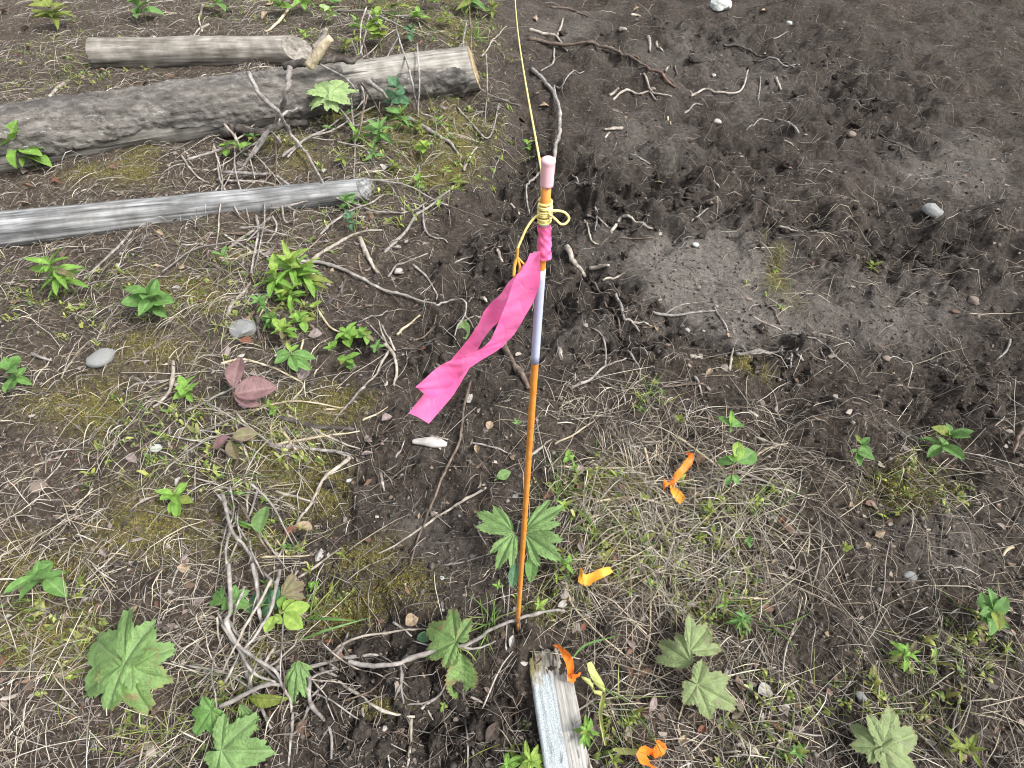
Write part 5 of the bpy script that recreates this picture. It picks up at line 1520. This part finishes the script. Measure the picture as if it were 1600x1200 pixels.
for (px, py, sp, n, shape, m, h, ly, lab) in [
    (596, 58, 17, 6, 'round', 'lime', .16, 5, 'tall lime green sprig of rounded leaflets behind the large log'),
    (622, 162, 24, 5, 'round', 'blue', .14, 3, 'blue-green plant with rounded leaves in front of the large log'),
    (704, 116, 22, 5, 'oval', 'pale', .14, 2, 'pale green sprig standing before the cut end of the large log'),
    (716, 136, 12, 4, 'oval', 'bright', .05, 2, 'small bright sprig at the foot of the large log cut end'),
    (632, 192, 26, 5, 'lance', 'mid', .07, 3, 'green narrow-leaved plant right of the blue-green rounded one'),
    (600, 212, 28, 5, 'lance', 'mid', .07, 3, 'green narrow-leaved plant below the blue-green rounded one'),
    (565, 118, 22, 4, 'lance', 'olive', .22, 1, 'olive narrow leaves drooping over the middle of the large log'),
    (462, 165, 22, 4, 'oval', 'olive', .12, 2, 'olive sprig beside the forked grey twig on the large log'),
    (478, 8, 26, 5, 'oval', 'bright', .10, 2, 'bright leafy plant at the top, behind the small pale log'),
    (516, 3, 22, 5, 'oval', 'mid', .08, 2, 'mid green leafy plant at the top right of the small pale log'),
    (522, 30, 18, 4, 'oval', 'pale', .08, 2, 'pale two-tiered sprig above the broken branch stub'),
    (585, 4, 18, 5, 'oval', 'mid', .07, 2, 'green plant at the top above the lime sprig'),
    (735, 12, 30, 6, 'lance', 'mid', .10, 3, 'larger green tuft at the top near the bank edge'),
    (660, 30, 16, 5, 'oval', 'bright', .06, 2, 'bright sprig above the large log, right of lime one'),
    (640, 58, 20, 5, 'lance', 'blue', .07, 2, 'blue-green tuft directly behind the large log'),
    (718, 57, 16, 5, 'lance', 'olive', .05, 2, 'olive sprig behind the cut end of the large log'),
    (690, 326, 13, 4, 'oval', 'lime', .04, 1, 'four-leaved lime seedling on the bank edge'),
    (548, 318, 20, 5, 'oval', 'mid', .06, 2, 'green plant overlapping the end of the split log'),
    (556, 352, 16, 5, 'oval', 'blue', .06, 2, 'blue-green plant just below the end of the split log'),
    (608, 356, 13, 4, 'oval', 'olive', .04, 1, 'olive seedling right of the stout pale stick end'),
    (380, 238, 20, 3, 'oval', 'bright', .05, 1, 'bright single-tier leaves among twigs left of the mossy mound'),
    (826, 230, 13, 3, 'oval', 'bright', .06, 2, 'small bright green leaf pair left of the stake cap'),
    (700, 270, 12, 4, 'lance', 'lime', .03, 2, 'lime moss-like sprig on the yellow mossy bank'),
    (735, 250, 14, 5, 'lance', 'olive', .04, 2, 'olive sprig on the mossy bank near the bent branch'),
    (350, 10, 30, 5, 'oval', 'mid', .1, 2, 'green plant at the top far left of photo, behind pale log'),
    (422, 778, 13, 4, 'oval', 'bright', .025, 1, 'four-leaved bright seedling above the pointed arrow-shaped leaf'),
    (480, 850, 18, 4, 'lance', 'bright', .04, 1, 'bright narrow seedling at the foot of the bowed pale stick'),
    (455, 855, 14, 4, 'oval', 'mid', .03, 1, 'mid green seedling left of the narrow bright seedling'),
    (541, 862, 14, 5, 'lance', 'olive', .03, 1, 'olive star-shaped seedling alone on soil left of the stake'),
    (435, 640, 14, 3, 'oval', 'bright', .05, 3, 'bright three-tier seedling right of the purple leaves'),
    (500, 485, 18, 5, 'oval', 'lime', .035, 1, 'lime seedling right of the bright narrow-leaved clump'),
    (494, 912, 11, 4, 'round', 'bright', .025, 2, 'small round-leaved seedling right of the lime sprout'),
    (833, 480, 10, 3, 'lance', 'mid', .02, 1, 'tiny sprout hidden behind the sleeve of the stake'),
    (806, 668, 13, 4, 'lance', 'mid', .035, 1, 'thin green sprout just left of the stake middle'),
    (1057, 660, 13, 5, 'oval', 'olive', .03, 1, 'olive seedling above the knotted orange ribbon'),
    (890, 708, 12, 4, 'oval', 'bright', .04, 2, 'bright two-tier seedling right of the stake, on bare soil'),
    (893, 735, 14, 4, 'lance', 'bright', .025, 1, 'bright narrow seedling at the upper edge of the straw'),
    (876, 793, 20, 5, 'lance', 'lime', .035, 1, 'lime narrow-leaved seedling just above the lobed plant'),
    (902, 745, 12, 4, 'oval', 'olive', .02, 1, 'olive seedling in the straw near narrow bright one'),
    (848, 944, 20, 5, 'lance', 'lime', .035, 1, 'lime star seedling right of the stake foot'),
    (778, 915, 14, 4, 'lance', 'bright', .03, 1, 'bright star seedling left of the stake foot'),
    (877, 872, 16, 4, 'oval', 'bright', .05, 2, 'bright upright seedling right of the lobed plant'),
    (898, 880, 16, 4, 'oval', 'mid', .04, 1, 'mid green seedling between lobed plant and yellow-orange ribbon'),
    (868, 905, 14, 5, 'lance', 'lime', .025, 1, 'lime seedling left of the yellow-orange ribbon'),
    (976, 918, 18, 3, 'lance', 'olive', .035, 1, 'olive upright seedling right of the yellow-orange ribbon'),
    (1130, 940, 18, 5, 'lance', 'bright', .03, 1, 'bright seedling on the straw-coloured stalk'),
    (1148, 966, 20, 7, 'lance', 'mid', .04, 3, 'feathery green tuft below the straw-coloured stalk'),
    (1108, 798, 16, 6, 'oval', 'olive', .03, 1, 'olive seedling below the broad-leaved sapling'),
    (1000, 775, 12, 5, 'oval', 'olive', .02, 1, 'olive seedling in deep straw left of orange ribbon'),
    (1162, 846, 14, 4, 'oval', 'mid', .02, 1, 'mid green seedling in straw at right'),
    (914, 1135, 22, 7, 'lance', 'bright', .04, 3, 'feathery bright plant touching the right side of the plank'),
    (950, 1178, 18, 5, 'lance', 'olive', .03, 1, 'olive star seedling at the end of the yellow tape'),
    (820, 1165, 30, 7, 'lance', 'lime', .06, 3, 'lime narrow-leaved plant along the left side of the plank'),
    (790, 1180, 24, 6, 'lance', 'bright', .05, 2, 'bright narrow-leaved plant left of the lime one by the plank'),
    (1118, 1180, 14, 5, 'lance', 'olive', .025, 1, 'olive seedling below the dull lobed plant'),
    (1238, 1160, 20, 6, 'lance', 'mid', .03, 2, 'mid green tuft near the lower right of the photo'),
    (690, 1095, 13, 4, 'oval', 'lime', .02, 1, 'tiny lime seedling left of the hanging chewed leaf'),
    (1010, 905, 12, 3, 'oval', 'mid', .02, 1, 'tiny green seedling right of the olive upright one'),
    (1185, 858, 13, 4, 'oval', 'bronze', .02, 1, 'bronze seedling among straw at right'),
    (1130, 850, 16, 4, 'oval', 'bronze', .035, 1, 'bronze-leaved seedling on the dark thin stem'),
    (555, 185, 14, 4, 'oval', 'mid', .05, 1, 'green seedling in the gap beneath the large log'),
    (770, 20, 20, 5, 'lance', 'olive', .05, 2, 'olive tuft at the top, on the bank edge beside bare soil'),
    # the clearing goes on beyond both sides
    (255, 470, 34, 6, 'oval', 'mid', .10, 3, 'mid green leafy plant on the litter left of the narrow-leaved clump'),
    (120, 430, 36, 6, 'lance', 'bright', .12, 4, 'bright narrow-leaved plant far left on the bank'),
    (60, 240, 34, 6, 'oval', 'bright', .12, 3, 'bright oval-leaved plant overlapping the far left of the large log'),
    (230, 20, 26, 5, 'oval', 'mid', .1, 3, 'green plant at the top behind the left of the pale log'),
    (90, 30, 30, 6, 'lance', 'olive', .1, 3, 'olive plant in the far upper left corner'),
    (290, 770, 30, 5, 'oval', 'bright', .05, 2, 'bright low plant on the litter left of the arrow-shaped leaf'),
    (90, 880, 40, 6, 'oval', 'mid', .08, 2, 'mid green plant near the left edge above the lobed leaves'),
    (300, 610, 24, 5, 'toothed', 'bright', .05, 2, 'toothed bright plant left of the purple leaves'),
    (40, 590, 34, 6, 'toothed', 'mid', .08, 2, 'toothed plant by the left edge beside the grey stone'),
    (1330, 700, 22, 4, 'oval', 'mid', .08, 2, 'mid green seedling on soil right of the two saplings'),
    (1450, 690, 34, 5, 'oval', 'mid', .1, 2, 'leafy sapling alone on the soil at right'),
    (1400, 1010, 24, 5, 'lance', 'bright', .04, 2, 'bright narrow seedling right of the feathery tuft'),
    (1530, 940, 36, 6, 'toothed', 'mid', .06, 2, 'toothed green plant near the right edge'),
    (1480, 1150, 34, 6, 'lance', 'olive', .05, 2, 'olive plant in the lower right corner'),
    (1310, 860, 16, 5, 'oval', 'olive', .03, 1, 'olive seedling right of the bronze seedlings'),
    (1360, 420, 16, 5, 'lance', 'olive', .03, 2, 'olive tuft on the bare soil at right')]:
    grown('seedling' if ly == 1 or sp < 20 else 'leafy_plant', '', px, py, sp, n, shape, m, h, ly, label=lab, group='seedlings and sprigs in the clearing')
drawn_plant('lobed_plant', 'large lobed green leaves at the far lower left of the clearing', (190, 1080), (200, 1040, .09), [
    ('palm_2', 'fresh', (205, 1035), .10, (275, 1010), .09, 1, 0), ('palm_0', 'fresh', (195, 1035), .10, (130, 1000), .09, 1, 0), ('palm_1', 'holed', (200, 1045), .09, (225, 1120), .07, 1, 0)], 'brown')
drawn_plant('lobed_plant', 'dull lobed leaves low on the soil at the far lower right', (1370, 1190), (1378, 1170, .05), [
    ('palm_0', 'dull', (1380, 1165), .06, (1440, 1150), .05, 1, 0), ('palm_3', 'dull', (1372, 1168), .06, (1330, 1130), .05, 1, 0)], 'red')

for (px, py, sp, n, shape, m, h, ly, desc) in [
    (560, 215, 20, 5, 'lance', 'bright', .05, 2, 'bright narrow sprig'), (655, 205, 18, 5, 'lance', 'olive', .05, 2, 'olive narrow sprig'), (668, 232, 16, 5, 'oval', 'lime', .04, 2, 'lime sprig'),
    (585, 245, 18, 5, 'lance', 'mid', .05, 2, 'mid green sprig'), (622, 262, 15, 5, 'oval', 'olive', .04, 2, 'olive sprig'), (655, 288, 14, 4, 'oval', 'bright', .03, 2, 'bright small sprig'), (720, 285, 16, 5, 'lance', 'olive', .04, 2, 'olive tuft'),
    (540, 250, 15, 5, 'lance', 'olive', .04, 2, 'olive narrow tuft'), (690, 195, 16, 5, 'lance', 'bright', .04, 2, 'bright narrow tuft'), (755, 130, 15, 4, 'oval', 'olive', .04, 1, 'olive seedling'),
    (560, 45, 15, 5, 'oval', 'bright', .05, 2, 'bright bank sprig'), (625, 15, 22, 5, 'lance', 'mid', .07, 2, 'mid green tuft'), (680, 8, 22, 5, 'oval', 'bright', .08, 2, 'bright leafy sprig'), (700, 35, 18, 5, 'lance', 'olive', .05, 2, 'olive bank tuft'),
    (545, 78, 16, 5, 'oval', 'olive', .05, 2, 'olive leafy sprig'), (440, 15, 20, 5, 'oval', 'bright', .08, 2, 'bright leafy bank sprig'), (480, 62, 14, 4, 'oval', 'lime', .05, 2, 'lime bank sprig'), (400, 225, 16, 4, 'oval', 'mid', .05, 1, 'mid green seedling'),
    (360, 235, 18, 4, 'oval', 'bright', .05, 2, 'bright oval-leaved sprig'), (520, 210, 14, 4, 'oval', 'mid', .04, 1, 'mid green small seedling'), (590, 545, 16, 5, 'toothed', 'mid', .04, 1, 'mid green toothed seedling'), (575, 520, 16, 5, 'toothed', 'bright', .05, 2, 'bright toothed sprig'),
    (520, 545, 16, 5, 'toothed', 'bright', .04, 1, 'bright toothed seedling'), (480, 500, 20, 5, 'oval', 'bright', .05, 2, 'bright oval-leaved seedling'), (420, 475, 20, 5, 'lance', 'mid', .06, 2, 'mid green narrow sprig'), (360, 405, 20, 4, 'oval', 'mid', .04, 1, 'mid green oval seedling')]:
    grown('seedling', desc, px, py, sp, n, shape, m, h, ly, group='seedlings and sprigs in the clearing')

# green grass: bunches of blades
def grass_tuft(px, py, n, L, label, m=None, spread=.02):
    p = P(px, py)
    x = np.full(n, p.x) + rng.normal(0, spread, n) * .4; y = np.full(n, p.y) + rng.normal(0, spread, n) * .4
    c = palette(n, [(.13, .24, .05), (.20, .30, .08), (.28, .33, .13), (.10, .19, .05)], .15)
    o = blades('grass_tuft', GRASSM, x, y, rng.uniform(.5, 1.0, n) * L, rng.uniform(.0009, .0019, n), c, 6, .22, .004, tilt=.55)
    tag(o, label, 'grass')
for a in [(1015, 612, 14, .09, 'pale green grass tuft above the straw, right of the stake'), (765, 975, 22, .07, 'green grass tuft just left of the stake foot'), (1170, 780, 10, .08, 'thin grass tuft below the broad-leaved sapling'),
          (975, 1095, 9, .10, 'grass blades right of the yellow tape'), (880, 770, 8, .08, 'sparse grass at the left edge of the straw'), (930, 830, 12, .07, 'short grass in the straw beside the lobed plant'),
          (690, 150, 24, .12, 'grass tuft beside the cut end of the large log'), (745, 60, 26, .14, 'tall grass tuft at the top of the bank edge'), (1210, 985, 9, .07, 'thin grass right of the feathery tuft'),
          (1205, 790, 10, .07, 'grass tuft at the right rim of the straw'), (485, 975, 8, .13, 'long grass blades right of the lime sprout'), (620, 25, 20, .14, 'tall grass behind the large log')]:
    grass_tuft(*a)
gb = [((350, 807), (385, 818), (402, 826)), ((470, 1000), (510, 985), (578, 965)), ((480, 965), (520, 968), (555, 970)), ((890, 1035), (915, 1008), (970, 992)), ((350, 772), (372, 770), (386, 773))]
for k, q in enumerate(gb):
    pts = [P(a, b, h) for (a, b), h in zip(q, (.01, .05, .04))]
    o0 = pts[0].copy()
    d = Vector((0, .0022, .0008))
    me = ribbon_mesh('grass_blade', [(p - o0 - d * w, p - o0 + d * w) for p, w in zip(pts, (.8, 1, .15))], LM['mid'], 14, 2)
    fattr(me, 'vein', [0] * len(me.vertices)); fattr(me, 'edge', [0] * len(me.vertices))
    o = link('grass_blade', me, None, o0)
    tag(o, ['green grass blade left of the arrow-shaped leaf', 'long green grass blade arching right from the lime sprout', 'shorter grass blade above the long arching one', 'arched grass blade right of the mossy plank end', 'short grass blade at left above the arrow-shaped leaf'][k], 'grass blade')

# ------------------------------------------------------------------ DEAD LEAVES (each a thing)
DEADC = {'pinkish-grey': (.27, .215, .205), 'brown': (.16, .10, .07), 'tan': (.34, .26, .175), 'silvery': (.38, .36, .335), 'reddish': (.20, .085, .055), 'dark': (.085, .065, .055)}
DEADM = {k: leaf_mat('dead_leaf_' + k.replace('-', '_'), c, tuple(min(.6, q * 1.35) for q in c), None, .12, .8, tuple(q * .55 for q in c)) for k, c in DEADC.items()}
DEAD = []
for k in range(6):
    DEAD.append(simple_leaf('dead_leaf', [.6, .75, .5, .85, .45, .66][k], .5, [.9, -.5, .6, .35, 1.2, -.7][k], [.5, -.4, .8, .3, -.6, .5][k], .06, 5, k, [.6, -.5, .9, 0, .4, -.8][k]))
DMESH = {}
def dead_leaf(px, py, Lpx, kind, a=None):
    k = random.randrange(6)
    if (k, kind) not in DMESH:
        me = DEAD[k].copy(); me.materials.append(DEADM[kind]); DMESH[(k, kind)] = me
    o = link('dead_leaf', DMESH[(k, kind)], None)
    L = Lpx * dep(py) / FPX
    p = P(px, py, .004)
    a = random.uniform(0, 6.28) if a is None else a
    o.scale = (L, L, L)
    o.rotation_euler = (random.uniform(-.35, .35), random.uniform(-.3, .3), a)
    o.location = p - Vector((math.cos(a) * L / 2, math.sin(a) * L / 2, -.06 * L - .003))
    later(o, ('small ' if Lpx < 13 else ('large ' if Lpx > 20 else '')) + kind + random.choice([' dead leaf', ' dry leaf']), 'dead leaf', 'dead leaves in the litter', px, py)
for q in [(985, 1005, 24, 'pinkish-grey'), (1020, 1100, 26, 'pinkish-grey'), (982, 1142, 26, 'pinkish-grey'), (928, 1138, 24, 'pinkish-grey'), (1110, 1125, 18, 'pinkish-grey'), (908, 857, 20, 'pinkish-grey'), (905, 735, 18, 'pinkish-grey'),
          (1000, 965, 20, 'pinkish-grey'), (1095, 1042, 24, 'tan'), (1065, 1160, 24, 'tan'), (1095, 1142, 18, 'reddish'), (1195, 1080, 26, 'silvery'), (1080, 945, 16, 'silvery'), (475, 825, 30, 'tan'), (498, 868, 22, 'silvery'),
          (575, 715, 20, 'pinkish-grey'), (577, 686, 20, 'pinkish-grey'), (455, 832, 24, 'reddish'), (735, 622, 20, 'silvery'), (605, 655, 18, 'pinkish-grey'), (745, 705, 20, 'tan'), (625, 424, 18, 'pinkish-grey'), (493, 525, 22, 'pinkish-grey'),
          (475, 585, 26, 'pinkish-grey'), (645, 970, 24, 'tan'), (515, 1000, 14, 'reddish'), (475, 1140, 30, 'brown'), (770, 1145, 34, 'dark'), (1232, 830, 26, 'brown'), (1220, 815, 14, 'reddish'), (910, 765, 22, 'brown'), (855, 775, 18, 'brown'),
          (425, 395, 26, 'pinkish-grey'), (880, 945, 20, 'silvery'), (820, 1035, 14, 'silvery'), (940, 870, 16, 'tan'), (960, 862, 18, 'brown'), (1085, 770, 22, 'tan'), (1075, 745, 16, 'reddish'), (1030, 715, 22, 'tan'), (1060, 733, 18, 'tan'),
          (1010, 545, 18, 'tan'), (1025, 513, 16, 'tan'), (850, 160, 26, 'tan'), (820, 190, 24, 'brown'), (1095, 555, 10, 'silvery'), (660, 545, 12, 'reddish'), (765, 665, 14, 'tan'), (800, 1005, 18, 'silvery'), (385, 535, 20, 'reddish')]:
    dead_leaf(*q)
def strew_leaves(n):
    x, y = sample(n, lambda px, py: .03 + .97 * look(LITTER, px, py) ** 2, .35, 0, 1600)
    d = y * CP + CAM_H * SP
    for i in range(n):
        px, py = 800 + FPX * x[i] / d[i], 600 + FPX * (CAM_H * CP - y[i] * SP) / d[i]
        dead_leaf(px, py, random.uniform(9, 20) * (1.0 if py > 500 else .8), random.choices(list(DEADC), [5, 4, 4, 3, 1, 3])[0])
strew_leaves(190)

# pine cones lying in the litter
CONE = plain_mat('cone_scales', (.17, .105, .07), .8, 0, .3, 90)
def cone(px, py, L, a, label):
    root = bpy.data.objects.new('pine_cone', None); COL.objects.link(root)
    p = P(px, py, .008); root.location = p; root.rotation_euler = (0, .15, a)
    Lm = L * dep(py) / FPX
    pts = [Vector((Lm * (i / 10 - .5), 0, 0)) for i in range(11)]
    link('core', tube_mesh('cone_core', pts, [Lm * .17 * math.sin(math.pi * (.08 + .88 * i / 10)) ** .7 for i in range(11)], CONE, 10, .2), root)
    V, F = [], []
    for i in range(60):
        s = i / 60; th = i * 2.399
        r = Lm * .18 * math.sin(math.pi * (.08 + .86 * s)) ** .7
        c = Vector((Lm * (s - .48), math.cos(th) * r, math.sin(th) * r))
        o_ = Vector((.35, math.cos(th), math.sin(th))).normalized(); t_ = Vector((0, -math.sin(th), math.cos(th)))
        w = Lm * .055
        b = len(V)
        V += [tuple(c - t_ * w), tuple(c + t_ * w), tuple(c + o_ * w * 1.7 + t_ * w * .6 + Vector((w * .8, 0, 0))), tuple(c + o_ * w * 1.7 - t_ * w * .6 + Vector((w * .8, 0, 0)))]
        F.append((b, b + 1, b + 2, b + 3))
    o = link('scales', mesh_np('cone_scales', V, F, [CONE], False), root); o['kind'] = 'stuff'
    tag(root, label, 'pine cone')
cone(1005, 1050, 27, .25, 'small brown pine cone left of the dull lobed plant')
cone(1212, 1133, 26, -.5, 'brown pine cone in the litter below right of the dull lobed plant')
cone(958, 873, 22, 1.4, 'brown pine cone just above the yellow-orange ribbon')
cone(855, 773, 20, .9, 'brown pine cone between the stake and the straw')

# ------------------------------------------------------------------ finish the labels
MARKS = [(808, 985, 'the stake foot'), (865, 1100, 'the plank'), (1060, 750, 'the knotted orange ribbon'), (930, 900, 'the yellow-orange ribbon'), (1015, 1175, 'the folded orange ribbon'), (672, 695, 'the long white stone'),
         (735, 110, "the large log's cut end"), (520, 140, 'the pale maple-like leaves'), (560, 300, "the split log's end"), (400, 315, 'the split log'), (465, 75, "the pale log's end"), (1127, 12, 'the pale rock'), (465, 262, 'the mossy mound'),
         (460, 440, 'the bright narrow-leaved clump'), (400, 605, 'the purple leaves'), (1150, 715, 'the broad-leaved sapling'), (1090, 1060, 'the dull lobed plant'), (720, 1060, 'the hanging chewed leaf'), (450, 955, 'the lime round-leaved sprout'),
         (375, 1165, 'the big maple-like leaf'), (377, 516, 'the blue-grey stone'), (870, 200, 'the pale bent branch'), (1087, 383, 'the pale green pebble'), (900, 410, 'the thick pale stick'), (1200, 555, 'the forked margin branch'), (807, 575, 'the brown bark-covered stick'),
         (605, 570, 'the forked pale branch'), (460, 555, 'the six-leaved plant'), (545, 862, 'the lone olive seedling'), (500, 1110, 'the three-armed twig'), (820, 840, 'the four-leaved lobed plant'), (940, 80, 'the long dark stick'), (680, 790, 'the long brown root'), (1140, 935, 'the straw-coloured long stalk'), (600, 470, 'the arching grey branch'), (655, 345, 'the long straight stick'),
         (160, 560, 'the far left grey stone'), (200, 1050, 'the far left lobed plant'), (120, 430, 'the far left bright plant'), (60, 240, "the large log's far left"), (290, 770, 'the bright low plant'), (1460, 330, 'the far right grey stone'), (1450, 690, 'the far right sapling'), (1400, 1010, 'the far right bright seedling'), (1530, 940, 'the far right toothed plant'), (1375, 1160, 'the far right lobed leaves'), (240, 25, 'the upper left green plant'), (640, 30, 'the bank-top sprigs')]
def rel(px, py, m):
    dx, dy = px - m[0], py - m[1]
    d = math.hypot(dx, dy)
    near = 'close ' if d < 38 else ''
    if abs(dx) > 1.8 * abs(dy): w = 'right of' if dx > 0 else 'left of'
    elif abs(dy) > 1.8 * abs(dx): w = 'below' if dy > 0 else 'above'
    else: w = ('below' if dy > 0 else 'above') + (' right of' if dx > 0 else ' left of')
    return near + w + ' ' + m[2]
buckets, order = {}, []
for it in PENDING:
    o, desc, cat, group, px, py = it
    ms = sorted(MARKS, key=lambda m: math.hypot(px - m[0], py - m[1]))
    l1 = desc + ' ' + rel(px, py, ms[0])
    order.append((it, ms, l1)); buckets.setdefault(l1, []).append(it)
final = {}
for it, ms, l1 in order:
    o, desc, cat, group, px, py = it
    lab = l1
    if len(buckets[l1]) > 1:
        for m in ms[1:16]:
            cand = l1 + ', ' + rel(px, py, m).replace('close ', '')
            if cand not in final and len(cand.split()) <= 16:
                lab = cand
                break
    final[lab] = True
    tag(o, lab, cat, group)
